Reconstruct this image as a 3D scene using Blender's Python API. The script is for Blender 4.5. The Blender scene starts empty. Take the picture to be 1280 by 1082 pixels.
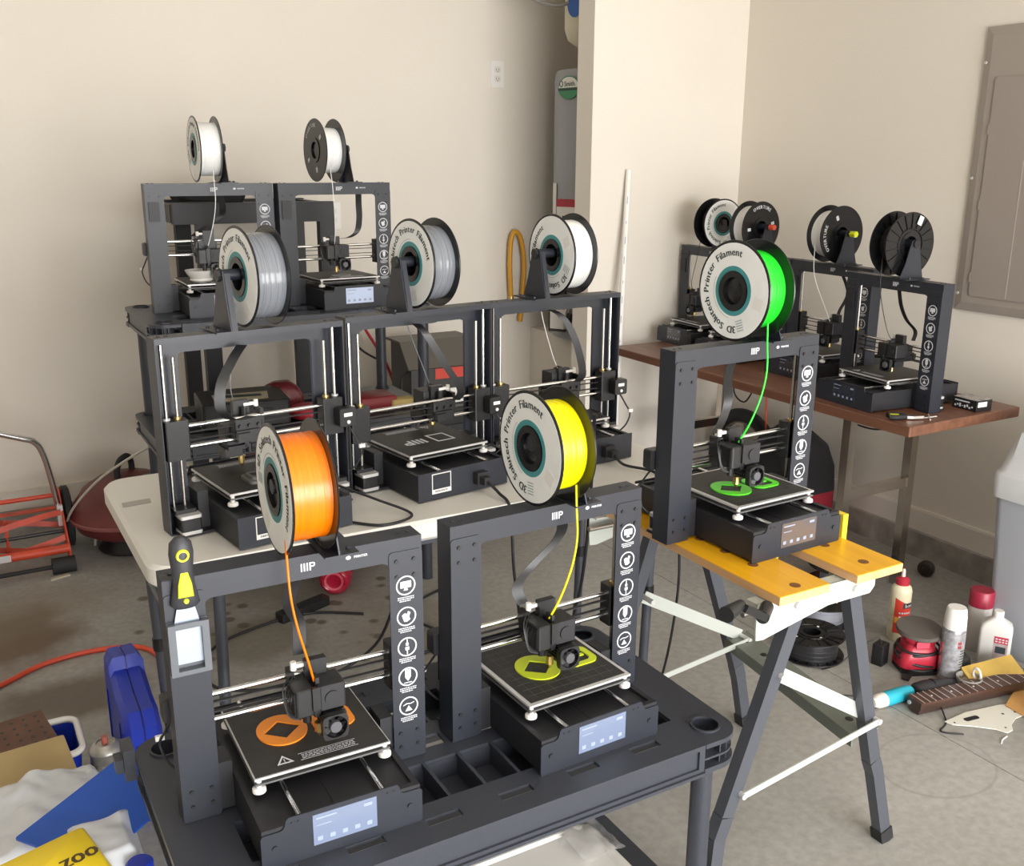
import bpy, bmesh, math, random
from mathutils import Matrix, Vector, noise
random.seed(7)
PI = math.pi
sc = bpy.context.scene
C = sc.collection

# ------------------------------------------------------------------ camera, sky, light
cam_d = bpy.data.cameras.new('camera'); cam = bpy.data.objects.new('camera', cam_d); C.objects.link(cam)
cam_d.sensor_fit = 'HORIZONTAL'; cam_d.sensor_width = 36.0; cam_d.lens = 1238.98 * 36 / 1280
cam_d.clip_start = 0.02; cam_d.clip_end = 200
cam.matrix_world = (Matrix.Translation((0, 0, 1.48)) @ Matrix.Rotation(math.radians(-30), 4, 'Z')
                    @ Matrix.Rotation(PI / 2 - 0.2678, 4, 'X') @ Matrix.Rotation(0.0053, 4, 'Z'))
sc.camera = cam
sc.view_settings.view_transform = 'Standard'; sc.view_settings.look = 'None'
sc.view_settings.gamma = 1.0; sc.view_settings.use_curve_mapping = False
sc.view_settings.exposure = 0.58
w = bpy.data.worlds.new('sky'); sc.world = w; w.use_nodes = True
bg = w.node_tree.nodes['Background']
bg.inputs[0].default_value = (0.62, 0.80, 1.0, 1); bg.inputs[1].default_value = 2.15
# daylight entering through the open garage door behind the camera
la = bpy.data.lights.new('garage_door_daylight', 'AREA'); la.shape = 'RECTANGLE'
la.size = 3.3; la.size_y = 1.9; la.energy = 195; la.color = (1.0, 0.955, 0.91)
lo = bpy.data.objects.new('garage_door_daylight', la); C.objects.link(lo)
lo.location = (1.25, -2.42, 1.1)
lo.rotation_euler = (PI / 2, 0, 0)      # faces +y, into the garage
su = bpy.data.lights.new('sun', 'SUN'); su.energy = 3.0; su.angle = 0.01; su.color = (1, .93, .84)
so = bpy.data.objects.new('sun', su); C.objects.link(so)
so.rotation_euler = (math.radians(38), math.radians(20), 0)

# ------------------------------------------------------------------ materials
MATS = {}
def mat(name, col=(.5, .5, .5), rough=.5, metal=0., bump=0., bscale=80., var=0., vscale=6., spec=.5, trans=0., coat=0., emit=None):
    if name in MATS: return MATS[name]
    m = bpy.data.materials.new(name); m.use_nodes = True
    nt = m.node_tree; b = nt.nodes['Principled BSDF']
    b.inputs['Base Color'].default_value = (*col, 1); b.inputs['Roughness'].default_value = rough
    b.inputs['Metallic'].default_value = metal; b.inputs['Specular IOR Level'].default_value = spec
    b.inputs['Transmission Weight'].default_value = trans; b.inputs['Coat Weight'].default_value = coat
    if emit: b.inputs['Emission Color'].default_value = (*emit[0], 1); b.inputs['Emission Strength'].default_value = emit[1]
    tc = nt.nodes.new('ShaderNodeTexCoord')
    if var > 0:
        n = nt.nodes.new('ShaderNodeTexNoise'); n.inputs['Scale'].default_value = vscale; n.inputs['Detail'].default_value = 6
        nt.links.new(tc.outputs['Object'], n.inputs['Vector'])
        r = nt.nodes.new('ShaderNodeValToRGB')
        r.color_ramp.elements[0].position = .3; r.color_ramp.elements[1].position = .7
        r.color_ramp.elements[0].color = (*[c * (1 - var) for c in col], 1)
        r.color_ramp.elements[1].color = (*[min(1, c * (1 + var)) for c in col], 1)
        nt.links.new(n.outputs['Fac'], r.inputs['Fac']); nt.links.new(r.outputs['Color'], b.inputs['Base Color'])
    if bump > 0:
        n2 = nt.nodes.new('ShaderNodeTexNoise'); n2.inputs['Scale'].default_value = bscale; n2.inputs['Detail'].default_value = 3
        nt.links.new(tc.outputs['Object'], n2.inputs['Vector'])
        bp = nt.nodes.new('ShaderNodeBump'); bp.inputs['Strength'].default_value = bump; bp.inputs['Distance'].default_value = .002
        nt.links.new(n2.outputs['Fac'], bp.inputs['Height']); nt.links.new(bp.outputs['Normal'], b.inputs['Normal'])
    MATS[name] = m
    return m
paint = mat('cream_wall_paint', (.715, .665, .585), .75, bump=.25, bscale=120, var=.02, vscale=1.5)
white_trim = mat('white_trim_paint', (.70, .65, .58), .5)
curbm = mat('bare_concrete_curb', (.30, .275, .245), .9, bump=.8, bscale=60, var=.3, vscale=14)
ceilm = mat('white_ceiling_paint', (.75, .72, .67), .8)
steel_blk = mat('dark_powder_coated_steel', (.015, .018, .027), .42, spec=.55, bump=.12, bscale=900)
steel_blk2 = mat('black_matte_steel', (.013, .013, .016), .5)
blk = mat('black_plastic', (.011, .011, .012), .42, bump=.1, bscale=400)
blk_soft = mat('black_rubber', (.015, .015, .016), .7)
spoolblk = mat('black_spool_plastic', (.008, .008, .009), .25)
chrome = mat('polished_steel', (.80, .80, .80), .18, metal=1.)
alu = mat('brushed_aluminium', (.62, .61, .60), .38, metal=.35)
zinc = mat('zinc_screw_steel', (.5, .47, .43), .35, metal=1.)
brass = mat('brass', (.70, .50, .20), .35, metal=1.)
white = mat('white_plastic', (.78, .76, .72), .4)
decal = mat('white_print', (.62, .63, .66), .6)
labelw = mat('white_paper_label', (.84, .85, .83), .5, var=.04, vscale=20)
teal = mat('teal_print', (.05, .26, .27), .45)
ink = mat('dark_print_ink', (.025, .04, .045), .6)
greyink = mat('grey_print_ink', (.35, .42, .44), .6)
screen_m = mat('glossy_display', (.16, .20, .30), .16, coat=1.)
screen_d = mat('dark_glossy_display', (.03, .035, .05), .16, coat=1.)
screen_w = mat('lit_display', (.3, .36, .5), .2, emit=((.45, .52, .66), .35))
screen_ink = mat('display_icons', (.27, .32, .43), .3)
build_m = mat('black_build_sheet', (.020, .019, .018), .55, bump=.2, bscale=500, var=.25, vscale=30)
tablew = mat('white_moulded_table_plastic', (.70, .68, .63), .45, bump=.3, bscale=350, var=.03, vscale=5)
greysteel = mat('grey_hammered_steel', (.085, .092, .11), .38, metal=.3, bump=.2, bscale=200)
greenish = mat('pale_grey_green_steel', (.50, .53, .49), .42, metal=.15)
cartm = mat('black_moulded_shelf_plastic', (.036, .040, .052), .36, bump=.35, bscale=500)
cable_m = mat('black_cable', (.012, .012, .013), .5)
redm = mat('red_plastic', (.42, .02, .04), .4)
orangem = mat('orange_plastic', (.72, .09, .03), .45)
yellowm = mat('yellow_plastic', (.85, .62, .02), .45)
limem = mat('lime_rubber', (.72, .80, .02), .5)
chromeleg = mat('brown_tinted_chrome', (.55, .50, .45), .22, metal=1., bump=.1, bscale=20, var=.15, vscale=8)

def filament_mat(name, col, rough=.28, streak=.25):
    m = bpy.data.materials.new(name); m.use_nodes = True; nt = m.node_tree; b = nt.nodes['Principled BSDF']
    b.inputs['Roughness'].default_value = rough
    tc = nt.nodes.new('ShaderNodeTexCoord'); mp = nt.nodes.new('ShaderNodeMapping'); mp.inputs['Scale'].default_value = (420, 3, 3)
    n = nt.nodes.new('ShaderNodeTexNoise'); n.inputs['Scale'].default_value = 2.0; n.inputs['Detail'].default_value = 4
    nt.links.new(tc.outputs['Object'], mp.inputs['Vector']); nt.links.new(mp.outputs['Vector'], n.inputs['Vector'])
    r = nt.nodes.new('ShaderNodeValToRGB'); r.color_ramp.elements[0].position = .3; r.color_ramp.elements[1].position = .6
    r.color_ramp.elements[0].color = (*[c * (1 - streak) for c in col], 1); r.color_ramp.elements[1].color = (*col, 1)
    nt.links.new(n.outputs['Fac'], r.inputs['Fac']); nt.links.new(r.outputs['Color'], b.inputs['Base Color'])
    bp = nt.nodes.new('ShaderNodeBump'); bp.inputs['Strength'].default_value = .5; bp.inputs['Distance'].default_value = .0008
    nt.links.new(n.outputs['Fac'], bp.inputs['Height']); nt.links.new(bp.outputs['Normal'], b.inputs['Normal'])
    return m
fil = {'orange': filament_mat('orange_filament', (.95, .20, .0)), 'yellow': filament_mat('yellow_filament', (.95, .86, .0), .35, .05),
       'green': filament_mat('bright_green_filament', (.02, .85, .03)), 'silver': filament_mat('silver_grey_filament', (.20, .215, .24), .16, .45),
       'white': filament_mat('white_filament', (.85, .85, .83), .4, .06), 'black': filament_mat('black_filament', (.02, .02, .022), .3, .3),
       'grey': filament_mat('pale_grey_filament', (.42, .44, .50), .35, .3)}

def wood_mat(name, c0, c1, axis=1, rough=.4, sc_=(14, .8, 14)):
    m = bpy.data.materials.new(name); m.use_nodes = True; nt = m.node_tree; b = nt.nodes['Principled BSDF']
    b.inputs['Roughness'].default_value = rough
    tc = nt.nodes.new('ShaderNodeTexCoord'); mp = nt.nodes.new('ShaderNodeMapping'); mp.inputs['Scale'].default_value = sc_
    n = nt.nodes.new('ShaderNodeTexNoise'); n.inputs['Scale'].default_value = 3; n.inputs['Detail'].default_value = 8; n.inputs['Distortion'].default_value = .6
    nt.links.new(tc.outputs['Object'], mp.inputs['Vector']); nt.links.new(mp.outputs['Vector'], n.inputs['Vector'])
    r = nt.nodes.new('ShaderNodeValToRGB'); r.color_ramp.elements[0].position = .3; r.color_ramp.elements[1].position = .7
    r.color_ramp.elements[0].color = (*c0, 1); r.color_ramp.elements[1].color = (*c1, 1)
    nt.links.new(n.outputs['Fac'], r.inputs['Fac']); nt.links.new(r.outputs['Color'], b.inputs['Base Color'])
    return m
walnut = wood_mat('walnut_laminate', (.105, .040, .022), (.19, .085, .048))
benchwood = wood_mat('orange_varnished_jaw_board', (.74, .36, .008), (.85, .44, .012), rough=.3)
benchedge = wood_mat('raw_board_edge', (.52, .29, .13), (.66, .40, .20), rough=.6)
fretwood = wood_mat('rosewood_fingerboard', (.04, .018, .012), (.09, .04, .026), sc_=(2, 40, 10))
pegm = mat('brown_pegboard', (.12, .055, .032), .6, var=.2, vscale=20)

def floor_mat():
    m = bpy.data.materials.new('stained_concrete'); m.use_nodes = True; nt = m.node_tree; b = nt.nodes['Principled BSDF']
    b.inputs['Roughness'].default_value = .62
    tc = nt.nodes.new('ShaderNodeTexCoord'); L = nt.links
    def nz(s, d=6, dist=0.):
        n = nt.nodes.new('ShaderNodeTexNoise'); n.inputs['Scale'].default_value = s; n.inputs['Detail'].default_value = d; n.inputs['Distortion'].default_value = dist
        L.new(tc.outputs['Object'], n.inputs['Vector']); return n
    def ramp(src, p0, c0, p1, c1):
        r = nt.nodes.new('ShaderNodeValToRGB'); r.color_ramp.elements[0].position = p0; r.color_ramp.elements[1].position = p1
        r.color_ramp.elements[0].color = c0; r.color_ramp.elements[1].color = c1; L.new(src, r.inputs['Fac']); return r.outputs['Color']
    def mix(a, bcol, fac, kind='MIX'):
        x = nt.nodes.new('ShaderNodeMixRGB'); x.blend_type = kind
        if hasattr(fac, 'links'): L.new(fac, x.inputs[0])
        else: x.inputs[0].default_value = fac
        if hasattr(a, 'links'): L.new(a, x.inputs[1])
        else: x.inputs[1].default_value = a
        if hasattr(bcol, 'links'): L.new(bcol, x.inputs[2])
        else: x.inputs[2].default_value = bcol
        return x.outputs[0]
    base = ramp(nz(1.7, 9, .6).outputs['Fac'], .3, (.275, .265, .24, 1), .7, (.37, .36, .335, 1))
    fine = ramp(nz(45, 5).outputs['Fac'], .35, (.88, .88, .88, 1), .65, (1.06, 1.06, 1.06, 1))
    col = mix(base, fine, 1.0, 'MULTIPLY')
    ns = nz(5, 5)
    def blob(cx, cy, rx, ry, colr, amt, edge=.45, nsw=.55):
        mp = nt.nodes.new('ShaderNodeMapping'); mp.inputs['Location'].default_value = (-cx / rx, -cy / ry, 0); mp.inputs['Scale'].default_value = (1 / rx, 1 / ry, 0)
        L.new(tc.outputs['Object'], mp.inputs['Vector'])
        ln = nt.nodes.new('ShaderNodeVectorMath'); ln.operation = 'LENGTH'; L.new(mp.outputs['Vector'], ln.inputs[0])
        ad = nt.nodes.new('ShaderNodeMath'); ad.operation = 'MULTIPLY_ADD'; L.new(ns.outputs['Fac'], ad.inputs[0]); ad.inputs[1].default_value = nsw * 2; L.new(ln.outputs['Value'], ad.inputs[2])
        mr = nt.nodes.new('ShaderNodeMapRange'); L.new(ad.outputs[0], mr.inputs['Value'])
        mr.inputs['From Min'].default_value = 1 + nsw - edge; mr.inputs['From Max'].default_value = 1 + nsw; mr.inputs['To Min'].default_value = amt; mr.inputs['To Max'].default_value = 0
        return lambda c: mix(c, colr, mr.outputs['Result'])
    for a in ((.06, 3.28, .22, .30, (.115, .068, .035, 1), .85), (.16, 2.80, .25, .16, (.10, .075, .05, 1), .8), (.0, 3.5, .5, .25, (.19, .16, .11, 1), .5),
              (.75, 2.9, .22, .18, (.14, .115, .08, 1), .6), (1.0, 3.3, .35, .3, (.17, .15, .115, 1), .55), (1.2, 2.75, .25, .35, (.2, .165, .125, 1), .5)):
        col = blob(*a)(col)
    # small dark drip marks beneath the white table
    vo = nt.nodes.new('ShaderNodeTexVoronoi'); vo.inputs['Scale'].default_value = 10.5; L.new(tc.outputs['Object'], vo.inputs['Vector'])
    dots = nt.nodes.new('ShaderNodeMapRange'); L.new(vo.outputs['Distance'], dots.inputs['Value']); dots.inputs['From Min'].default_value = .16; dots.inputs['From Max'].default_value = .26
    dots.inputs['To Min'].default_value = 1; dots.inputs['To Max'].default_value = 0
    sx = nt.nodes.new('ShaderNodeMapping'); sx.inputs['Location'].default_value = (-.85 / .55, -3.1 / .6, 0); sx.inputs['Scale'].default_value = (1 / .55, 1 / .6, 0); L.new(tc.outputs['Object'], sx.inputs['Vector'])
    ln = nt.nodes.new('ShaderNodeVectorMath'); ln.operation = 'LENGTH'; L.new(sx.outputs['Vector'], ln.inputs[0])
    mk_ = nt.nodes.new('ShaderNodeMapRange'); L.new(ln.outputs['Value'], mk_.inputs['Value']); mk_.inputs['From Min'].default_value = .8; mk_.inputs['From Max'].default_value = 1.1
    mk_.inputs['To Min'].default_value = .85; mk_.inputs['To Max'].default_value = 0
    mu = nt.nodes.new('ShaderNodeMath'); mu.operation = 'MULTIPLY'; L.new(dots.outputs['Result'], mu.inputs[0]); L.new(mk_.outputs['Result'], mu.inputs[1])
    col = mix(col, (.10, .082, .058, 1), mu.outputs[0])
    # faint ring scuffed on the floor
    rg = nt.nodes.new('ShaderNodeMapping'); rg.inputs['Location'].default_value = (-2.051 / .16, -1.378 / .13, 0); rg.inputs['Scale'].default_value = (1 / .16, 1 / .13, 0); L.new(tc.outputs['Object'], rg.inputs['Vector'])
    ln2 = nt.nodes.new('ShaderNodeVectorMath'); ln2.operation = 'LENGTH'; L.new(rg.outputs['Vector'], ln2.inputs[0])
    sb = nt.nodes.new('ShaderNodeMath'); sb.operation = 'SUBTRACT'; L.new(ln2.outputs['Value'], sb.inputs[0]); sb.inputs[1].default_value = 1.
    ab = nt.nodes.new('ShaderNodeMath'); ab.operation = 'ABSOLUTE'; L.new(sb.outputs[0], ab.inputs[0])
    mr = nt.nodes.new('ShaderNodeMapRange'); L.new(ab.outputs[0], mr.inputs['Value']); mr.inputs['From Min'].default_value = .0; mr.inputs['From Max'].default_value = .05; mr.inputs['To Min'].default_value = .4; mr.inputs['To Max'].default_value = 0
    col = mix(col, (.19, .175, .15, 1), mr.outputs['Result'])
    L.new(col, b.inputs['Base Color'])
    bp = nt.nodes.new('ShaderNodeBump'); bp.inputs['Strength'].default_value = .3; bp.inputs['Distance'].default_value = .002
    L.new(nz(60, 4).outputs['Fac'], bp.inputs['Height']); L.new(bp.outputs['Normal'], b.inputs['Normal'])
    return m
floorm = floor_mat()

# ------------------------------------------------------------------ mesh helpers
class MB:
    def __init__(s, M=None): s.v = []; s.f = []; s.M = M or Matrix()
    def add(s, vs, fs):
        o = len(s.v); s.v += [tuple(s.M @ Vector(p)) for p in vs]; s.f += [[i + o for i in f] for f in fs]; return s
    def box(s, x0, x1, y0, y1, z0, z1):
        return s.add([(x, y, z) for z in (z0, z1) for y in (y0, y1) for x in (x0, x1)],
                     [(0, 2, 3, 1), (4, 5, 7, 6), (0, 1, 5, 4), (2, 6, 7, 3), (0, 4, 6, 2), (1, 3, 7, 5)])
    def cbox(s, c, d): return s.box(c[0] - d[0] / 2, c[0] + d[0] / 2, c[1] - d[1] / 2, c[1] + d[1] / 2, c[2] - d[2] / 2, c[2] + d[2] / 2)
    def beam(s, p, q, w, h, up=(0, 0, 1)):
        p = Vector(p); q = Vector(q); d = (q - p).normalized(); u = Vector(up); sd = d.cross(u)
        if sd.length < 1e-4: sd = d.cross(Vector((1, 0, 0)))
        sd.normalize(); u = sd.cross(d)
        vs = [e + sd * (a * w / 2) + u * (b * h / 2) for e in (p, q) for a, b in ((-1, -1), (1, -1), (1, 1), (-1, 1))]
        return s.add(vs, [(0, 1, 2, 3), (7, 6, 5, 4), (0, 4, 5, 1), (1, 5, 6, 2), (2, 6, 7, 3), (3, 7, 4, 0)])
    def lathe(s, prof, n=32, cap=True):
        vs = []; fs = []
        for r, z in prof: vs += [(r * math.cos(2 * PI * i / n), r * math.sin(2 * PI * i / n), z) for i in range(n)]
        for k in range(len(prof) - 1):
            for i in range(n): j = (i + 1) % n; fs.append((k * n + i, k * n + j, (k + 1) * n + j, (k + 1) * n + i))
        if cap:
            if prof[0][0] > 1e-6: fs.append(tuple(range(n))[::-1])
            if prof[-1][0] > 1e-6: fs.append(tuple((len(prof) - 1) * n + i for i in range(n)))
        return s.add(vs, fs)
    def cyl(s, p, q, r, n=12, r2=None):
        p = Vector(p); q = Vector(q); r2 = r if r2 is None else r2
        d = (q - p); L = d.length; M0 = s.M
        s.M = M0 @ Matrix.Translation(p) @ d.to_track_quat('Z', 'Y').to_matrix().to_4x4()
        s.lathe([(r, 0), (r2, L)], n); s.M = M0; return s
    def tube(s, pts, r, n=8, closed=False, smooth=0, rr=None):
        pts = [Vector(p) for p in pts]
        if smooth: pts = spline(pts, smooth)
        m = len(pts); vs = []; fs = []; up = None
        for i, p in enumerate(pts):
            a = pts[max(i - 1, 0)]; b = pts[min(i + 1, m - 1)]
            if closed: a = pts[(i - 1) % m]; b = pts[(i + 1) % m]
            t = (b - a).normalized()
            if up is None: up = Vector((0, 0, 1)) if abs(t.z) < .9 else Vector((1, 0, 0))
            sd = t.cross(up).normalized(); up = sd.cross(t).normalized()
            q = rr(i / (m - 1)) if rr else r
            vs += [p + (sd * math.cos(2 * PI * k / n) + up * math.sin(2 * PI * k / n)) * q for k in range(n)]
        for i in range(m if closed else m - 1):
            j = (i + 1) % m
            for k in range(n): l = (k + 1) % n; fs.append((i * n + k, i * n + l, j * n + l, j * n + k))
        if not closed: fs += [tuple(range(n))[::-1], tuple((m - 1) * n + k for k in range(n))]
        return s.add(vs, fs)
    def ribbon(s, pts, wdt, th, side=(1, 0, 0), smooth=6):
        pts = spline([Vector(p) for p in pts], smooth); sd = Vector(side).normalized(); m = len(pts); vs = []; fs = []
        for i, p in enumerate(pts):
            t = (pts[min(i + 1, m - 1)] - pts[max(i - 1, 0)]).normalized(); nn = t.cross(sd).normalized()
            vs += [p + sd * (a * wdt / 2) + nn * (b * th / 2) for a, b in ((-1, -1), (1, -1), (1, 1), (-1, 1))]
        for i in range(m - 1):
            for k in range(4): l = (k + 1) % 4; fs.append((i * 4 + k, i * 4 + l, i * 4 + 4 + l, i * 4 + 4 + k))
        fs += [(3, 2, 1, 0), tuple((m - 1) * 4 + k for k in range(4))]
        return s.add(vs, fs)
    def prism(s, poly, z0, z1):
        n = len(poly); vs = [(x, y, z0) for x, y in poly] + [(x, y, z1) for x, y in poly]
        fs = [tuple(range(n))[::-1], tuple(range(n, 2 * n))] + [(i, (i + 1) % n, n + (i + 1) % n, n + i) for i in range(n)]
        return s.add(vs, fs)
    def ring(s, outer, inner, z0, z1):
        n = len(outer); vs = [(x, y, z) for z in (z0, z1) for lp in (outer, inner) for x, y in lp]; fs = []
        for i in range(n):
            j = (i + 1) % n
            fs += [(2 * n + i, 2 * n + j, 3 * n + j, 3 * n + i), (i, n + i, n + j, j), (i, j, 2 * n + j, 2 * n + i), (n + i, 3 * n + i, 3 * n + j, n + j)]
        return s.add(vs, fs)
    def rslab(s, x0, x1, y0, y1, z0, z1, r, n=6, e=0.):
        """rounded-corner slab; e = small edge round at the top and bottom"""
        lv = [(z0, e), (z0 + e, 0), (z1 - e, 0), (z1, e)] if e else [(z0, 0), (z1, 0)]
        loops = [[(x, y, z) for x, y in rrect(x0 + k, x1 - k, y0 + k, y1 - k, max(r - k, .0005), n)] for z, k in lv]
        return s.loft(loops)
    def loft(s, loops, cap=True):
        n = len(loops[0]); vs = [p for l in loops for p in l]; fs = []
        for k in range(len(loops) - 1):
            for i in range(n): j = (i + 1) % n; fs.append((k * n + i, k * n + j, (k + 1) * n + j, (k + 1) * n + i))
        if cap: fs += [tuple(range(n))[::-1], tuple((len(loops) - 1) * n + i for i in range(n))]
        return s.add(vs, fs)
    def perf(s, xs, ys, solid, z0, z1):
        """plate cut on a grid: solid(i,j) says whether a cell is material"""
        nx, ny = len(xs) - 1, len(ys) - 1
        S = lambda i, j: 0 <= i < nx and 0 <= j < ny and solid(i, j)
        for i in range(nx):
            for j in range(ny):
                if not S(i, j): continue
                a, b, c, d = xs[i], xs[i + 1], ys[j], ys[j + 1]
                vs = [(x, y, z) for z in (z0, z1) for y in (c, d) for x in (a, b)]; fs = [(0, 2, 3, 1), (4, 5, 7, 6)]
                if not S(i, j - 1): fs.append((0, 1, 5, 4))
                if not S(i, j + 1): fs.append((2, 6, 7, 3))
                if not S(i - 1, j): fs.append((0, 4, 6, 2))
                if not S(i + 1, j): fs.append((1, 3, 7, 5))
                s.add(vs, fs)
        return s
    def mesh(s, name='m', smooth=None):
        me = bpy.data.meshes.new(name); me.from_pydata(s.v, [], s.f)
        bm = bmesh.new(); bm.from_mesh(me); bmesh.ops.recalc_face_normals(bm, faces=bm.faces); bm.to_mesh(me); bm.free()
        if smooth is not None:
            me.shade_smooth(); me.set_sharp_from_angle(angle=math.radians(smooth))
        return me
def spline(pts, k):
    out = []; n = len(pts)
    for i in range(n - 1):
        p0, p1, p2, p3 = pts[max(i - 1, 0)], pts[i], pts[i + 1], pts[min(i + 2, n - 1)]
        for j in range(k):
            t = j / k
            out.append(.5 * ((2 * p1) + (p2 - p0) * t + (2 * p0 - 5 * p1 + 4 * p2 - p3) * t * t + (3 * p1 - p0 - 3 * p2 + p3) * t ** 3))
    return out + [pts[-1]]
def rrect(x0, x1, y0, y1, r, n=6):
    o = []
    for cx, cy, a in ((x1 - r, y0 + r, -90), (x1 - r, y1 - r, 0), (x0 + r, y1 - r, 90), (x0 + r, y0 + r, 180)):
        for i in range(n + 1): t = math.radians(a + 90 * i / n); o.append((cx + r * math.cos(t), cy + r * math.sin(t)))
    return o
CACHE = {}
def part(name, mb, m, parent=None, loc=None, key=None, smooth=None, label=None, M=None, kind=None):
    """mb: MB, mesh or a function returning one (cached under key); one object, one material"""
    if key is not None and key in CACHE: me = CACHE[key]
    else:
        if callable(mb): mb = mb()
        me = mb.mesh(name, smooth) if isinstance(mb, MB) else mb
        me.materials.clear(); me.materials.append(m)
        if key is not None: CACHE[key] = me
    o = bpy.data.objects.new(name, me); C.objects.link(o)
    if parent: o.parent = parent
    if M is not None: o.matrix_local = M
    if loc is not None: o.location = loc
    if label: o['label'] = label
    if kind: o['kind'] = kind
    return o
def thing(name, label, cat, loc=(0, 0, 0), rz=0., group=None, M=None):
    o = bpy.data.objects.new(name, None); C.objects.link(o); o.empty_display_size = .05
    if M is not None: o.matrix_world = M
    else: o.location = loc; o.rotation_euler = (0, 0, rz)
    o['label'] = label; o['category'] = cat
    if group: o['group'] = group
    return o
def tag(o, label, cat, group=None):
    o['label'] = label; o['category'] = cat
    if group: o['group'] = group
    return o
def struct(name, mb, m, **k):
    o = part(name, mb, m, **k); o['kind'] = 'structure'; return o
def bevel(o, wd, seg=2):
    md = o.modifiers.new('edge', 'BEVEL'); md.width = wd; md.segments = seg; md.limit_method = 'ANGLE'; md.angle_limit = math.radians(40); return o
TX = {}
def glyph(ch, size):
    k = (ch, size)
    if k not in TX:
        cu = bpy.data.curves.new('t', 'FONT'); cu.body = ch; cu.size = size; cu.resolution_u = 2; cu.align_x = 'LEFT'
        ob = bpy.data.objects.new('t', cu); me = bpy.data.meshes.new_from_object(ob)
        vs = [tuple(v.co) for v in me.vertices]; fs = [tuple(p.vertices) for p in me.polygons]
        bpy.data.objects.remove(ob); bpy.data.curves.remove(cu); bpy.data.meshes.remove(me)
        TX[k] = (vs, fs)
    return TX[k]
def text(mb, s, size, M=None, center=True, bold=0.):
    """flat lettering in the local xy plane"""
    vs, fs = glyph(s, size)
    if not vs: return mb
    x0 = min(v[0] for v in vs); x1 = max(v[0] for v in vs); dx = -(x0 + x1) / 2 if center else 0
    M0 = mb.M; mb.M = M0 @ (M or Matrix())
    for k in ([0] if not bold else [0, 1, 2]):
        ox = (k - 1) * bold if bold else 0
        mb.add([(v[0] + dx + ox, v[1], v[2] + k * .00002) for v in vs], fs)
    mb.M = M0
    return mb
def arc_text(mb, s, size, rad, start_deg, gap=.0016, bold=.0004):
    """letters on a circle, reading clockwise, tops outward"""
    a = math.radians(start_deg)
    for ch in s:
        if ch == ' ': a -= size * .42 / rad; continue
        vs, fs = glyph(ch, size)
        x0 = min(v[0] for v in vs); x1 = max(v[0] for v in vs); wd = x1 - x0
        a -= wd / 2 / rad
        M = Matrix.Rotation(a - PI / 2, 4, 'Z') @ Matrix.Translation((-(x0 + x1) / 2, rad, 0))
        M0 = mb.M; mb.M = M0 @ M
        for k in (-1, 0, 1): mb.add([(v[0] + k * bold, v[1], v[2] + k * .00002) for v in vs], fs)
        mb.M = M0
        a -= wd / 2 / rad + gap / rad
    return mb
def RM(ax, deg): return Matrix.Rotation(math.radians(deg), 4, ax)
T = Matrix.Translation

# ------------------------------------------------------------------ the room
UW, VC, VL = 3.20, 3.50, 4.32       # right wall, front of the wall stub, left (far) wall
struct('floor', MB().box(-3.6, 2.1785, -2.62, 4.5, -.12, 0).box(2.1815, 3.4, -2.62, 4.5, -.12, 0).box(2.176, 2.184, -2.62, 4.5, -.12, -.003), floorm)
struct('driveway', MB().box(-9, 9, -14, -2.62, -.14, -.01), mat('driveway_concrete', (.45, .43, .40), .8, bump=.3), kind='structure')
struct('wall_far', MB().box(-3.6, 3.3, VL, VL + .12, 0, 2.75), paint)
struct('wall_right', MB().box(UW, UW + .12, -2.5, VL, 0, 2.75), paint)
struct('wall_front_unseen', MB().box(-3.6, -.7, -2.62, -2.5, 0, 2.75).box(3.05, UW, -2.62, -2.5, 0, 2.75).box(-.7, 3.05, -2.62, -2.5, 2.15, 2.75), paint)  # unseen wall, added to narrow the opening and grade the daylight across the room
struct('wall_left', MB().box(-3.72, -3.6, -2.5, VL + .12, 0, 2.75), paint)
struct('wall_stub', MB().box(2.39, UW, VC, VC + .115, 0, 2.75), paint)
struct('ceiling', MB().box(-3.72, UW + .12, -2.5, VL + .12, 2.75, 2.85), ceilm)
struct('curb_right', MB().box(UW - .035, UW, -2.5, VC, 0, .10), curbm)
struct('baseboard_right', MB().box(UW - .016, UW, -2.5, VC, .10, .18).box(UW - .012, UW, -2.5, VC, .18, .186), white_trim)
struct('curb_far', MB().box(-3.6, 2.60, VL - .03, VL, 0, .10), curbm)
struct('baseboard_far', MB().box(-3.6, 2.60, VL - .014, VL, .10, .18), white_trim)
struct('curb_stub', MB().box(2.38, UW - .04, VC - .03, VC, 0, .10), curbm)
struct('baseboard_stub', MB().box(2.38, UW - .016, VC - .014, VC, .10, .18), white_trim)
struct('heater_platform', MB().box(2.60, UW, 3.62, VL, 0, .66), paint)

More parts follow.
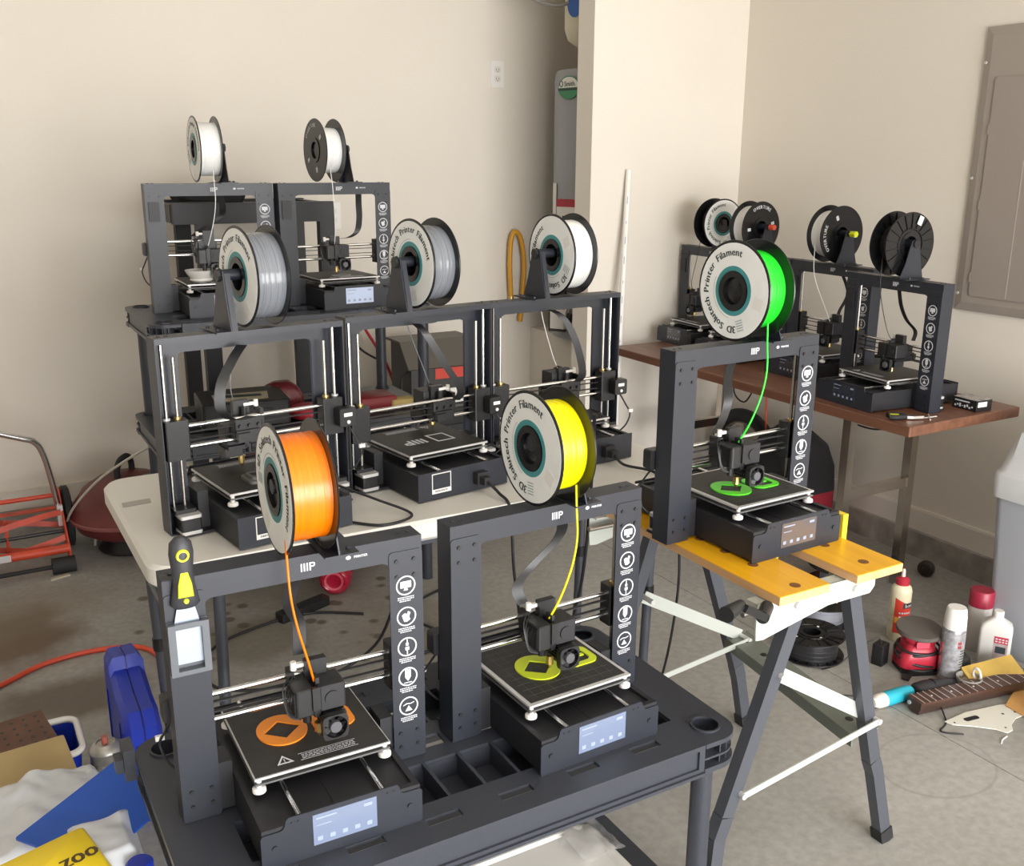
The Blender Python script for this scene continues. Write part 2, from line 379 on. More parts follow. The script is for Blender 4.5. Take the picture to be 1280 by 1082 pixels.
# ------------------------------------------------------------------ printers
HW, GD, GH = .2008, .046, .40
def portal():
    m = MB(RM('X', 90))       # poly in xz, extruded along -y
    r = .012; li, ti = .145, .362
    inner = [(-li, 0.)] + [(-li, ti - r), (-li + r * .3, ti - r * .3), (-li + r, ti)] + [(li - r, ti), (li - r * .3, ti - r * .3), (li, ti - r)] + [(li, 0.)]
    m.prism([(-HW, 0), (-HW, GH), (HW, GH), (HW, 0)] + inner[::-1], -.002, 0)
    m.M = Matrix()
    m.box(-HW, -HW + .002, .002, GD, 0, GH).box(HW - .002, HW, .002, GD, 0, GH).box(-HW + .002, HW - .002, .002, GD, GH - .002, GH)
    m.box(-HW + .002, HW - .002, GD - .002, GD, GH - .012, GH - .002)
    m.box(-HW + .002, -.145, .002, GD, 0, .003).box(.145, HW - .002, .002, GD, 0, .003)
    for x in (-.185, -.17, .17, .185): m.cyl((x, .023, GH), (x, .023, GH + .0015), .0035, 8)
    m.box(-HW + .001, -HW + .006, .001, .006, GH - .03, GH + .0008)
    return m
def cover(sx):
    m = MB(RM('X', 90)); a, b = sorted((sx * .1435, sx * HW)); m.prism(rrect(a, b, .001, .378, .006, 3), 0, .0018)
    return m
def bolts(sx):
    m = MB()
    for x in (.156, .186):
        for z in (.362, .335, .052, .026): m.cyl((sx * x, -.0018, z), (sx * x, -.0042, z), .0034, 8)
    return m
def badge(kind):
    m = MB(RM('X', 90)); n = 28; R = .0170; t = .0023
    cir = lambda r: [(r * math.cos(2 * PI * i / n), r * math.sin(2 * PI * i / n)) for i in range(n)]
    m.ring(cir(R), cir(R - t), 0, .0004)
    if kind == 0: m.prism(rrect(-.0095, .0095, -.004, .0075, .001, 2), 0, .0004); m.prism([(-.004, -.0085), (.004, -.0085), (.002, -.004), (-.002, -.004)], 0, .0004)
    if kind == 1: m.prism([(-.006, -.004), (-.008, .003), (-.003, .006), (.001, .004), (.003, .009), (.007, .006), (.0045, -.001), (.0065, -.006), (.001, -.0095), (-.004, -.009)], 0, .0004)
    if kind == 2:
        m.prism(rrect(-.0035, .0035, -.006, .0, .001, 2), 0, .0004); m.prism(rrect(-.0025, .0025, .002, .007, .0006, 2), 0, .0004)
        m.prism([(-.0009, .007), (.0009, .007), (.0009, .0135), (-.0009, .0135)], 0, .0004); m.prism([(-.0009, -.0135), (.0009, -.0135), (.0009, -.006), (-.0009, -.006)], 0, .0004)
    if kind == 3: m.prism([(-.005, .0133), (-.005, -.001), (0, -.008), (.005, -.001), (.005, .0133)], 0, .0004); m.prism([(-.007, -.0115), (.007, -.0115), (.007, -.010), (-.007, -.010)], 0, .0004)
    if kind == 4: m.prism([(-.0065, -.009), (.0065, -.009), (0, .001)], 0, .0004); m.prism([(-.010, .0015), (-.003, .004), (.004, .003), (.010, .005), (.010, .0065), (.003, .0045), (-.004, .0058), (-.010, .003)], 0, .0004)
    rnd = random.Random(kind)
    for row in range(3):        # caption in tiny print
        x = -.0145 + (.003 if row == 2 else 0); end = .0145 if row < 2 else .008
        while x < end:
            l = rnd.uniform(.0015, .0038); m.prism([(x, -.0212 - row * .0033), (min(x + l, end), -.0212 - row * .0033), (min(x + l, end), -.0196 - row * .0033), (x, -.0196 - row * .0033)], 0, .0003); x += l + .0009
    return m
def logo():
    m = MB(RM('X', 90)); 
    for k, x in enumerate((-.011, -.0065, -.002)): m.prism([(x, -.0065), (x + .0024, -.0065), (x + .0024, .0065), (x, .0065)], 0, .0004)
    m.prism([(.0025, -.0065), (.0049, -.0065), (.0049, .0065), (.0025, .0065)], 0, .0004)
    m.ring([(.0049, -.001), (.0090, -.001), (.0112, .0003), (.0118, .0028), (.0112, .0052), (.009, .0065), (.0049, .0065)], [(.0049, .0012), (.0085, .0012), (.0094, .0018), (.0096, .0028), (.0094, .0038), (.0085, .0043), (.0049, .0043)], 0, .0004)
    return m
def logo2():
    m = MB(RM('X', 90))
    n = 16; m.prism([(-.017 + .0042 * math.cos(2 * PI * i / n), .0032 * math.sin(2 * PI * i / n)) for i in range(n)], 0, .0004)
    text(m, 'PRINTER', .0058, T((.0035, -.002, .0004)), bold=.0002)
    return m
def base_box():
    m = MB()
    m.box(-.1215, .1215, -.160, .2015, .005, .058)
    m.box(-.1215, -.112, -.160, .2015, .058, .0635).box(.112, .1215, -.160, .2015, .058, .0635)
    m.box(-.112, .112, -.160, -.150, .058, .0635).box(-.112, .112, .19, .2015, .058, .0635)
    m.box(-.007, .007, -.14, .18, .058, .0588)
    for x in (-.1, .1):
        for y in (-.14, .18): m.cyl((x, y, 0), (x, y, .006), .008, 10)
    for sx in (-1, 1):
        a, b = sorted((sx * .122, sx * .1440)); m.box(a, b, .004, .052, .004, .085)
        a, b = sorted((sx * .122, sx * .192)); m.box(a, b, .0475, .075, .004, .008)
    return m
def front_panel():
    m = MB(RM('X', 90)); h0, h1 = .0575, .0755
    pr = [(-.122, 0), (-.124, .003), (-.124, h0 - .004), (-.120, h0), (-.096, h0), (-.091, h0 + .002), (-.0885, h0 + .007), (-.0865, h1 - .003), (-.083, h1)]
    m.prism(pr + [(-x, z) for x, z in pr[::-1]], -.1600 + .3225 - .0002, .1625 + .0003) if 0 else m.prism(pr + [(-x, z) for x, z in pr[::-1]], .160, .163)
    m.M = Matrix()
    for x in (-.104, .104): m.cyl((x, -.163, .033), (x, -.1655, .033), .0045, 10)
    for x in (-.078, -.068, .068, .078): m.cyl((x, -.163, .066), (x, -.1642, .066), .002, 8)
    return m
def screen_glyphs():
    m = MB(RM('X', 90)); y = .1642
    for i in range(5): m.prism(rrect(-.042 + i * .019, -.034 + i * .019, .024, .031, .001, 2), y, y + .0002)
    m.prism([(-.043, .060), (-.012, .060), (-.012, .0625), (-.043, .0625)], y, y + .0002); m.prism([(-.043, .049), (-.02, .049), (-.02, .0505), (-.043, .0505)], y, y + .0002)
    m.prism([(.030, .057), (.043, .057), (.043, .062), (.030, .062)], y, y + .0002)
    return m
def motor():
    m = MB(); m.rslab(-.0205, .0205, -.0205, .0205, .004, .034, .004, 2)
    return m
def motor_caps():
    m = MB(); m.rslab(-.0212, .0212, -.0212, .0212, 0, .006, .004, 2); m.rslab(-.0212, .0212, -.0212, .0212, .032, .040, .004, 2)
    return m
def xend():
    m = MB(); m.rslab(-.024, .024, -.016, .016, -.042, .038, .003, 2)
    for x, z in ((-.01, .028), (-.01, .02), (.002, -.004), (.006, .03)): m.cyl((x, .016, z), (x, .0165, z), .0018, 6)
    return m
def carriage():
    m = MB(); m.rslab(-.03, .03, -.016, .018, -.034, .010, .003, 2)
    m.box(-.03, .03, -.016, .018, .010, .016); m.box(-.012, .022, -.02, -.006, .012, .048); m.cyl((.004, .005, .012), (.004, .005, .036), .006, 10)
    m.box(-.036, -.028, -.012, .012, -.012, .03); m.box(-.02, .03, .018, .026, -.028, -.008); m.box(.004, .03, .018, .034, -.03, -.012)
    for x in (-.02, .0, .02): m.cyl((x, .018, .0), (x, .024, .0), .004, 8)
    return m
def hotend():
    m = MB()
    m.rslab(-.042, -.012, -.062, -.016, -.044, .002, .005, 3, .002)     # blower housing
    for k in range(6): m.box(-.0425, -.040, -.058 + k * .007, -.055 + k * .007, -.04, -.004)
    m.box(-.012, -.002, -.058, -.016, -.05, -.006); m.box(-.006, .034, -.052, -.016, -.052, -.044)
    m.box(-.016, -.004, -.066, -.06, -.034, .004)
    m.box(.002, .038, -.062, -.024, -.066, -.050)
    m.cyl((-.018, -.036, -.044), (-.018, -.036, -.066), .007, 10)
    for k in range(5): m.box(.0, .034, -.062, -.026, -.046 - k * .006, -.043 - k * .006)
    return m
def ext_motor():
    m = MB(); m.rslab(-.004, .038, -.062, -.014, -.040, .002, .003, 2, .001); m.box(-.006, .0, -.05, -.03, -.004, .012); m.cyl((.016, -.062, -.02), (.016, -.0645, -.02), .012, 16); return m
def fan():
    m = MB(T((.014, -.078, -.062)) @ RM('X', 90)); n = 24; R = .0185
    sq = []
    for i in range(n):
        t = 2 * PI * i / n; c, s_ = math.cos(t), math.sin(t); k = .0205 / max(abs(c), abs(s_)); k = min(k, .0262); sq.append((k * c, k * s_))
    m.ring(sq, [(R * math.cos(2 * PI * i / n), R * math.sin(2 * PI * i / n)) for i in range(n)], -.010, .002)
    for k in range(7):
        a = 2 * PI * k / 7; M0 = m.M; m.M = M0 @ RM('Z', math.degrees(a)) @ T((.0125, 0, -.004)) @ RM('X', 35); m.box(-.0055, .0055, -.0045, .0045, -.0005, .0005); m.M = M0
    m.box(-.018, .018, -.018, .018, -.0105, -.0095)
    return m
def fanhub(): return MB(T((.014, -.080, -.062)) @ RM('X', 90)).lathe([(.0095, -.006), (.0095, .001), (.0085, .002)], 20)
def bed_lower():
    m = MB(); m.box(-.085, .085, -.085, .085, -.021, -.0185); m.box(-.107, .107, -.107, .107, -.0135, -.0105)
    for sx in (-1, 1):
        m.box(sx * .066 - .008, sx * .066 + .008, -.03, .03, -.028, -.018)
    return m
def bed_knob(): return MB().lathe([(.0085, -.0275), (.0105, -.026), (.0105, -.021), (.0085, -.019), (.004, -.0185), (.004, -.003)], 14)
def bed_plate(): return MB().box(-.1075, .1075, -.1075, .1075, -.0045, -.0005)
def holder():
    m = MB(RM('Y', -90) @ RM('Z', -90)); m = MB()
    def yz(poly, x0, x1):
        n = len(poly); m.add([(x, y, z) for x in (x0, x1) for y, z in poly], [tuple(range(n))[::-1], tuple(range(n, 2 * n))] + [(i, (i + 1) % n, n + (i + 1) % n, n + i) for i in range(n)])
    yz([(-.032, GH + .001), (.066, GH + .001), (.052, GH + .05), (.038, GH + .118), (.022, GH + .124), (.006, GH + .118), (-.012, GH + .05)], .052, .0545)
    yz([(.060, GH + .003), (.066, GH + .003), (.040, GH + .115), (.034, GH + .115)], .040, .052)
    m.box(.030, .085, -.032, .066, GH + .0005, GH + .0035)
    for y in (-.01, .045): m.cyl((.074, y, GH + .0035), (.074, y, GH + .0075), .004, 8)
    m.cyl((.056, .022, GH + .11), (-.030, .022, GH + .11), .0115, 14)
    return m
def endcap(): return MB().cyl((.0545, .022, GH + .11), (.061, .022, GH + .11), .0125, 8)
def ribbonc(hx, hz, sw):
    m = MB(); m.ribbon([(.035, .026, .368), (.037, .030, .355), (.045 + sw, .040, .325), (.04 + sw, .055, .295), (.5 * hx + .0 + sw * .5, .062, .262), (hx - .030, .055, .235), (hx - .026, .042, hz + .012)], .021, .0012, (.96, -.25, .1), 8)
    return m
def rear_sticker():
    m = MB(RM('X', -90) @ Matrix.Scale(-1, 4, (0, 1, 0))); return m
def printer(label, loc, yaw, bedy=0., hx=0., rz=.170, group='open frame desktop printers', screen='dim', cap=blk, back=False, sw=.02, grid=False, pocket=False, rib=None):
    t = thing('desktop_printer', label, '3d printer', loc, math.radians(yaw), group)
    fr = part('gantry_frame', portal, steel_blk, t, key='portal')
    part('logo_lettering', logo, decal, fr, loc=(0.012, -.0004, .3815), key='logo'); part('brand_lettering', logo2, decal, fr, loc=(0.094, -.0004, .3835), key='logo2')
    for sx in (-1, 1):
        c = part('column_cover', lambda: cover(sx), steel_blk, t, key=('cover', sx))
        part('bolt_set', lambda: bolts(sx), blk, c, key=('bolts', sx))
        if sx == 1:
            for k in range(5): part('badge', lambda: badge(k), decal, c, loc=(.171, -.0020, .318 - k * .0545), key=('badge', k))
        elif pocket:
            pk = MB().box(-.192, -.160, -.006, -.0019, .285, .345); part('card_slot_bezel', lambda: pk, steel_blk2, c, key='pocket')
    for sx in (-1, 1):
        part('smooth_rod', lambda: MB().cyl((0, 0, .045), (0, 0, GH - .008), .004, 10), chrome, t, loc=(sx * .184, .026, 0), key='vrod', smooth=40)
        part('lead_screw', lambda: MB().lathe([(.0040 - .0009 * (i % 2), .045 + i * .0033) for i in range(96)], 8), zinc, t, loc=(sx * .162, .026, 0), key='lead', smooth=50)
        mo = part('lift_motor', motor, blk, t, loc=(sx * .1665, .036 + .018, .006), key='motor'); [part('motor_cap', lambda: MB().rslab(-.0212, .0212, -.0212, .0212, 0, .007, .004, 2), alu, mo, loc=(0, 0, q_), key='mcap') for q_ in (0, .033)]
        part('rod_bracket', lambda: MB().rslab(-.022, .022, -.02, .02, .046, .054, .003, 2), blk, t, loc=(sx * .170, .036, 0), key='rbr')
        xe = part('lift_block', xend, blk, t, loc=(sx * .170, .030, rz), key='xend')
        part('brass_nut', lambda: MB().cyl((0, 0, .038), (0, 0, .043), .0075, 12), brass, xe, loc=(-sx * .008, -.004, 0), key='nut')
        part('rod_bearing', lambda: MB().cyl((0, 0, .038), (0, 0, .042), .0075, 12), alu, xe, loc=(sx * .014, -.004, 0), key='brg')
    xm = part('drive_motor', lambda: MB(RM('X', -90)).rslab(-.0205, .0205, -.0205, .0205, .014, .040, .005, 2, .001), blk, t, loc=(-.19, .034, rz - .002), key='xmotor')
    part('motor_label', lambda: MB().box(-.01, .01, .0401, .0405, .002, .010).cyl((0, .04, -.010), (0, .0425, -.010), .004, 10), white, xm, key='xml')
    for dz in (.0215, -.0215):
        part('guide_rod', lambda: MB().cyl((-.160, 0, 0), (.160, 0, 0), .0045, 10), chrome, t, loc=(0, .028, rz + dz), key='xrod', smooth=40)
    [part('drive_belt', lambda: MB().box(-.15, .15, .024, .031, -.0008, .0008), blk_soft, t, loc=(0, 0, rz + q_), key='belt') for q_ in (.008, -.008)]
    ca = part('print_head_carriage', carriage, blk, t, loc=(hx, .020, rz + .006), key='carr')
    part('wire_clamp', lambda: MB().box(-.03, .0, -.012, -.004, .036, .042).cyl((-.028, -.008, .032), (-.028, -.008, .046), .005, 8), white, ca, key='clamp')
    he = part('extruder_body', hotend, blk, t, loc=(hx, .020, .196), key='hot'); part('nozzle', lambda: MB().cyl((-.0, -.036, -.072), (-.0, -.036, -.088), .007, 8).cyl((-.0, -.036, -.088), (-.0, -.036, -.097), .005, 8, .001), brass, he, key='noz')
    part('feed_motor', ext_motor, steel_blk2, t, loc=(hx, .020, .196), key='emot')
    f = part('cooling_fan', fan, blk, t, loc=(hx, .020, .196), key='fan'); part('fan_hub', fanhub, mat('fan_hub_plastic', (.09, .09, .10), .35), f, key='fhub')
    part('ribbon_cable', MB().ribbon(rib, .021, .0012, (.96, -.25, .1), 8) if rib else ribbonc(hx, rz + .03, sw), blk, t, smooth=60)
    loom = MB(); c_ = hx
    for k in range(3):
        o_ = .004 * k
        loom.tube([(c_ - .028 - o_, .0 + o_, rz + .03), (c_ - .045 - o_, -.012, rz + .012 + o_), (c_ - .048, -.020, rz - .012 - o_), (c_ - .030, -.024, rz - .03)], .0013, 5, smooth=5)
    part('wire_loom', loom, cable_m, t, smooth=60, kind='stuff')
    part('drive_motor_lead', lambda: MB().tube([(-.196, .060, -.022), (-.206, .075, -.05), (-.214, .085, -.075), (-.206, .080, -.105), (-.190, .070, -.125)], .0022, 6, smooth=6), cable_m, t, loc=(0, 0, rz), key='mlead', smooth=60)
    part('cable_tie', lambda: MB().rslab(-.007, .007, -.003, .003, -.004, .004, .0012, 2), white, t, loc=(-.213, .088, rz - .066), key='ctie')
    part('base_box', base_box, steel_blk2, t, key='base')
    fp = part('front_panel', front_panel, steel_blk, t, key='fpanel')
    sm = {'tan': mat('brown_reflection_display', (.10, .085, .085), .16, coat=1.), 'dim': screen_m, 'off': screen_d, 'lit': screen_w}[screen]  # tan: brown reflection on the glass, painted into the display colour
    scn = part('touch_screen', lambda: MB().box(-.048, .050, -.1641, -.1630, .0175, .0680), sm, fp, key=('scr', screen))
    part('screen_icons', screen_glyphs, screen_ink, fp, key='scrg', kind='stuff')
    rp = part('rear_panel', lambda: MB().box(-.1225, .1225, .2015, .2040, .003, .0668), steel_blk, t, key='rpan')
    if back:
        def stick():
            m = MB(); y = .2045
            m.box(.036, .087, .204, y, .016, .0185).box(.036, .087, .204, y, .0605, .0625).box(.036, .038, .204, y, .0185, .0605).box(.085, .087, .204, y, .0185, .0605)
            m.box(.038, .085, .204, y, .0185, .026)
            return m
        part('rating_sticker', stick, white, rp, key='stick')
        def bars():
            m = MB(); x = .046; r = random.Random(3)
            while x < .078: l = r.uniform(.0005, .0016); m.box(x, x + l, .2045, .2047, .0195, .0235); x += l + r.uniform(.0006, .0014)
            for k in range(3): m.box(.066, .082, .204, .2045, .030 + k * .004, .031 + k * .004)
            return m
        part('barcode', bars, ink, rp, key='bars')
        part('power_socket', lambda: MB().box(-.055, -.025, .204, .222, .020, .048).box(-.049, -.031, .222, .240, .022, .040), blk_soft, rp, key='sock')
    for x in (-.064, .064): part('bed_rod', lambda: MB().cyl((0, -.16, 0), (0, .20, 0), .004, 10), chrome, t, loc=(x, 0, .0665), key='brod', smooth=40)
    bp = part('heated_bed', bed_plate, alu, t, loc=(0, bedy, .0945), key='bplate')
    part('bed_carrier', bed_lower, mat('grey_bed_carrier', (.16, .16, .16), .5, metal=.5), bp, key='blow')
    [part('levelling_knob', bed_knob, white, bp, loc=(x_, y_, 0), key='bknob', smooth=40) for x_ in (-.1, .1) for y_ in (-.1, .1)]
    part('build_sheet', lambda: MB().box(-.100, .100, -.100, .100, -.0004, .0006) if grid else MB().box(-.1055, .1055, -.1055, .1055, -.0004, .0006), build_m, bp, key=('bs', grid))
    if grid:
        def g():
            m = MB()
            for i in range(9):
                a = -.08 + i * .02; m.box(a - .0003, a + .0003, -.09, .09, .0006, .0008).box(-.09, .09, a - .0003, a + .0003, .0006, .0008)
            return m
        part('printed_grid', g, mat('grey_grid_ink', (.07, .07, .07), .6), bp, key='grid')
    def sign():
        m = MB(T((-.055, -.082, .0007))); tri = lambda s_: [(-s_, -s_ * .58), (s_, -s_ * .58), (0, s_ * 1.15)]
        m.ring(tri(.013), tri(.0085), 0, .0002); m.box(-.0008, .0008, -.001, .005, 0, .0002).box(-.0008, .0008, -.004, -.0025, 0, .0002)
        m.M = Matrix(); x0 = -.032
        m.box(x0, .06, -.092, -.0915, .0007, .0009).box(x0, .06, -.0745, -.074, .0007, .0009)
        for r_ in range(3):
            x = x0 + .004
            while x < .054: l = random.uniform(.003, .008); m.box(x, x + l, -.079 - r_ * .0045, -.0778 - r_ * .0045, .0007, .0009); x += l + .0015
        return m
    if not grid: part('warning_print', sign, decal, bp, key='warn')
    hd = part('spool_holder', holder, steel_blk, t, key='holder', smooth=35)
    part('axle_cap', endcap, cap, hd, key=('ecap', cap.name))
    return t

def spool(label, t, cx, fc, face=-1, start=200, lab=True, r_f=.081, group='filament spools on their holders', ribs=False, strand=None, hx=0., holes=True, w_=.066, word=None, tilt=0.):
    """a spool on printer t's holder; face = local x side carrying the label"""
    M = t.matrix_basis.copy() if False else (T(t.location) @ Matrix.Rotation(t.rotation_euler[2], 4, 'Z'))
    M = M @ T((cx, .022, GH + .1045)) @ RM('X', tilt)
    s = thing('filament_spool', label, 'filament spool', M=M, group=group)
    build_spool(s, fc, face, start, lab, r_f, ribs, w_, word)
    if strand:
        pts = strand
        part('filament_strand', MB().tube([M.inverted() @ (T(t.location) @ Matrix.Rotation(t.rotation_euler[2], 4, 'Z')) @ Vector(p) for p in pts], .0013 if fc not in ('green', 'yellow', 'orange') else .0019, 8, smooth=10), fil[fc], s, smooth=60)
    return s
def build_spool(s, fc, face, start, lab, r_f, ribs, w_, word=None):
    h = w_ / 2; ax = RM('Y', 90)
    def flange():
        m = MB(ax); n = 56; o = [(.1 * math.cos(2 * PI * i / n), .1 * math.sin(2 * PI * i / n)) for i in range(n)]; i_ = [(.027 * math.cos(2 * PI * i / n), .027 * math.sin(2 * PI * i / n)) for i in range(n)]
        m.ring(o, i_, -.0012, .0012); m.tube([(.0995 * math.cos(2 * PI * i / n), .0995 * math.sin(2 * PI * i / n), 0) for i in range(n)], .0017, 6, closed=True)
        return m
    def flange_r():
        m = flange()
        for k in range(18):
            M0 = m.M; m.M = ax @ RM('Z', k * 20); m.box(.05, .096, -.0012, .0012, .001, .0045).box(.05, .096, -.0012, .0012, -.0045, -.001); m.M = M0
        m.tube([(.05 * math.cos(2 * PI * i / 40), .05 * math.sin(2 * PI * i / 40), .002) for i in range(40)], .0028, 6, closed=True)
        return m
    for sx in (-1, 1):
        f = part('flange', flange_r if ribs else flange, spoolblk, s, loc=(sx * h, 0, 0), key=('fl', ribs), smooth=40)
        if sx == face:
            D = Matrix.Translation((face * .0014, 0, 0)) @ (RM('Y', 90) if face > 0 else RM('Y', -90))
            # local x of D: make 'up' = +z of world
            B = Matrix(((0, 0, face, 0), (face, 0, 0, 0), (0, 1, 0, 0), (0, 0, 0, 1))) if True else D
            B = T((face * .0014, 0, 0)) @ B
            n = 56; cir = lambda r: [(r * math.cos(2 * PI * i / n), r * math.sin(2 * PI * i / n)) for i in range(n)]
            if lab:
                part('paper_label', lambda: MB(B).ring(cir(.0955), cir(.0495), 0, .0004), labelw, f, key=('lab', face))
                part('hub_band', lambda: MB(B).ring(cir(.0500), cir(.0405), .0002, .0007), teal, f, key=('teal', face))
                m = MB(B @ T((0, 0, .0008))); arc_text(m, '3D Solutech Printer Filament', .0205, .0705, start, .0019, .0007); part('ring_lettering', m, ink, f)
                def extra():
                    m = MB(B @ RM('Z', start + 65) @ T((0, 0, .0005)))
                    m.prism([(.060, -.012), (.084, -.012), (.084, .012), (.060, .012)], 0, .0002)
                    return m
                e_ = part('blank_sticker', extra, white, f)
                m = MB(B @ RM('Z', start + 10) @ T((0, 0, .0006)))
                for k in range(5): m.prism([(.060 + k * .005, -.009), (.062 + k * .005, -.009), (.062 + k * .005, .009), (.060 + k * .005, .009)], 0, .0002)
                m.M = B @ T((0, 0, .0006))
                for k in range(26):
                    a = math.radians(start - 20 - k * 4.2); m.M = B @ T((0, 0, .0006)) @ Matrix.Rotation(a, 4, 'Z'); m.prism([(.0545, -.0012), (.0560, -.0012), (.0560, .0012), (.0545, .0012)], 0, .0002)
                part('fine_print', m, greyink, f)
            elif ribs:
                if not face == 0: part('white_tag', lambda: MB(B @ RM('Z', 68)).box(.066, .094, -.009, .009, .0042, .0046), white, f, key='rtag')
            elif word:
                m = MB(B @ T((0, 0, .0004)))
                arc_text(m, word, .018, .074, start, .0018, .0006)
                for k, a in enumerate((start + 60, start + 130, start - 110)):
                    m.M = B @ T((0, 0, .0004)) @ RM('Z', a); m.prism(rrect(.055, .072, -.006, .006, .002, 2), 0, .0003)
                part('printed_marks', m, decal, f, kind='stuff')
    def wind():
        rnd = random.Random(len(fc) + int(r_f * 1000)); n = 26
        return MB(ax).lathe([(.04, -h + .0015)] + [(r_f + rnd.uniform(-.0007, .0007), -h + .0015 + (w_ - .003) * i / n) for i in range(n + 1)] + [(.04, h - .0015)], 56, cap=False)
    part('filament_winding', wind, fil[fc], s, key=('wind', fc, r_f, w_), smooth=50)
    part('hub_plug', lambda: MB(ax).lathe([(.018, -.0315), (.0275, -.0295), (.0275, .012)], 28).lathe([(.0395, -h - .0035), (.0275, -h - .0035), (.0272, -h + .004), (.039, -h - .001)], 32, cap=False).lathe([(.0272, h - .004), (.0275, h + .0035), (.0395, h + .0035), (.039, h + .001)], 32, cap=False), spoolblk, s, key=('plug', w_), smooth=40)
    part('hub', lambda: MB(ax).lathe([(.0275, -h), (.0275, h)], 32, cap=False).lathe([(.034, -h - .002), (.0275, -h - .002), (.0275, -h)], 32, cap=False).lathe([(.034, h + .002), (.0275, h + .002), (.0275, h)], 32, cap=False), spoolblk, s, key=('hub', w_), smooth=40)

Zc, Zl, Zr, Zb, Zs = .500, .749, .728, .726, 1.006
def strand_pts(cx, rf, hx, front=-1, off=0.):
    a = cx + off; b = hx - .006
    return [(a, .022 - rf * .62, GH + .1045 - rf * .78), (a, -.030, GH), (a * .97 + b * .03, -.036, .35), (a * .75 + b * .25, -.038, .30), (a * .35 + b * .65, -.034, .245), (b, -.022, .20)]
pO = printer('black desktop printer at the left of the front shelf unit, under the orange spool', (.421, 1.372, Zc), -1.3, .030, .012, cap=blk, sw=.01, rib=[(-.03, .028, .368), (.0, .045, .345), (-.005, .055, .30), (.010, .06, .26), (.005, .05, .212)])
pY = printer('black desktop printer on the front shelf unit, under the yellow spool', (.876, 1.378, Zc), 1.9, .005, -.010, grid=True, sw=-.02, rib=[(.035, .028, .368), (.055, .045, .335), (.045, .055, .305), (.0, .062, .265), (-.035, .055, .235), (-.030, .042, .205)])
pG = printer('black desktop printer on the yellow folding workbench, under the green spool', (1.419, 1.485, Zb), 1.9, .006, -.033, grid=True, screen='tan', sw=-.01, rib=[(-.02, .028, .368), (-.015, .045, .32), (.0, .055, .27), (-.015, .05, .235), (-.045, .04, .205)])
pR = printer('black desktop printer nearest on the brown wood table, under the empty ribbed spool', (2.634, 2.141, Zr), -95.1, .020, .045, screen='off', pocket=True, sw=.06, rib=[(.0, .028, .368), (.0, .045, .31), (.02, .055, .265), (.06, .055, .235), (.065, .045, .205)])
pR2 = printer('black desktop printer second on the brown wood table, its spool capped yellow', (2.79, 2.545, Zr), -93, .0, .04, screen='off', pocket=True, sw=.0)
pR4 = printer('black desktop printer third on the brown table, hidden behind the green spool', (2.79, 2.948, Zr), -88, .0, .0, screen='off')
pR3 = printer('black desktop printer at the far end of the brown table by the corner', (2.85, 3.27, Zr), -94, .0, -.06, screen='off', pocket=True, sw=.02)
pA = printer('black desktop printer on the tall rear shelving at far left with a white bowl', (.785, 3.286, Zs), -1, .030, -.02, rz=.199, screen='off', pocket=True, sw=.0)
pB = printer('black desktop printer on the tall rear shelving, right of its pair, display lit', (1.195, 3.262, Zs), 3.0, .012, -.015, screen='lit', pocket=True, sw=.10, rib=[(.095, .028, .368), (.10, .04, .33), (.105, .05, .28), (.10, .06, .235), (.07, .06, .215), (.03, .05, .212)])
pL1 = printer('black desktop printer turned backwards at the left end of the white table', (.534, 2.026, Zl), 187.3, .027, .02, rz=.196, back=True, sw=.06, rib=[(.02, .028, .368), (.05, .05, .345), (.085, .07, .30), (.09, .075, .25), (.06, .065, .225), (.02, .055, .225)])
pL2 = printer('black desktop printer turned backwards in the middle of the white table', (.948, 2.108, Zl), 187.9, .040, -.06, rz=.156, back=True, sw=.0, rib=[(.01, .030, .368), (.005, .052, .355), (-.01, .060, .33), (-.05, .065, .265), (-.09, .065, .205), (-.085, .05, .178)])
pL3 = printer('black desktop printer turned backwards at the right end of the white table', (1.344, 2.147, Zl), 183.4, .023, -.05, rz=.155, back=True, sw=-.01, rib=[(.01, .030, .368), (-.005, .050, .355), (-.03, .058, .32), (-.055, .062, .26), (-.07, .06, .20), (-.06, .05, .178)])

spool('white-labelled spool of orange filament on the front left printer', pO, .007, 'orange', -1, 170, strand=strand_pts(.007, .081, .012, off=-.034))
spool('white-labelled spool of yellow filament with the wide black hub hole', pY, .002, 'yellow', -1, 264, strand=strand_pts(.002, .08, -.010, off=.030), r_f=.078)
spool('white-labelled spool of bright green filament on the workbench printer', pG, -.004, 'green', -1, 280, strand=strand_pts(-.004, .08, -.033, off=.018), r_f=.078)
spool('all-black ribbed spool, nearly empty, nearest on the brown table', pR, -.003, 'black', 1, 0, lab=False, r_f=.060, ribs=True, strand=[(-.02, -.035, .47), (-.01, -.04, .36), (.03, -.04, .25), (.045, -.02, .20)])
spool('black spool of white filament with a yellow axle cap, brown table', pR2, -.017, 'white', 1, 225, lab=False, word='OVERTURE', strand=[(-.03, -.055, .47), (-.02, -.055, .36), (.03, -.04, .25), (.04, -.02, .20)])
spool('black spool of white filament with a red axle cap, brown table', pR4, -.02, 'white', 1, 125, lab=False, word='OVERTURE')
spool('white-labelled spool at the far corner end of the brown table', pR3, .020, 'black', 1, 290, r_f=.06, strand=[(-.01, -.035, .47), (-.03, -.04, .36), (-.06, -.04, .25), (-.06, -.02, .20)])
spool('white-labelled spool of white filament highest at far left', pA, -.002, 'white', -1, 200, strand=strand_pts(-.002, .081, -.02, off=.01))
spool('black-sided spool of white filament on the upper right shelf printer', pB, -.024, 'white', -1, 150, lab=False, word='OVERTURE', strand=strand_pts(-.024, .06, -.015, off=.0), r_f=.072)
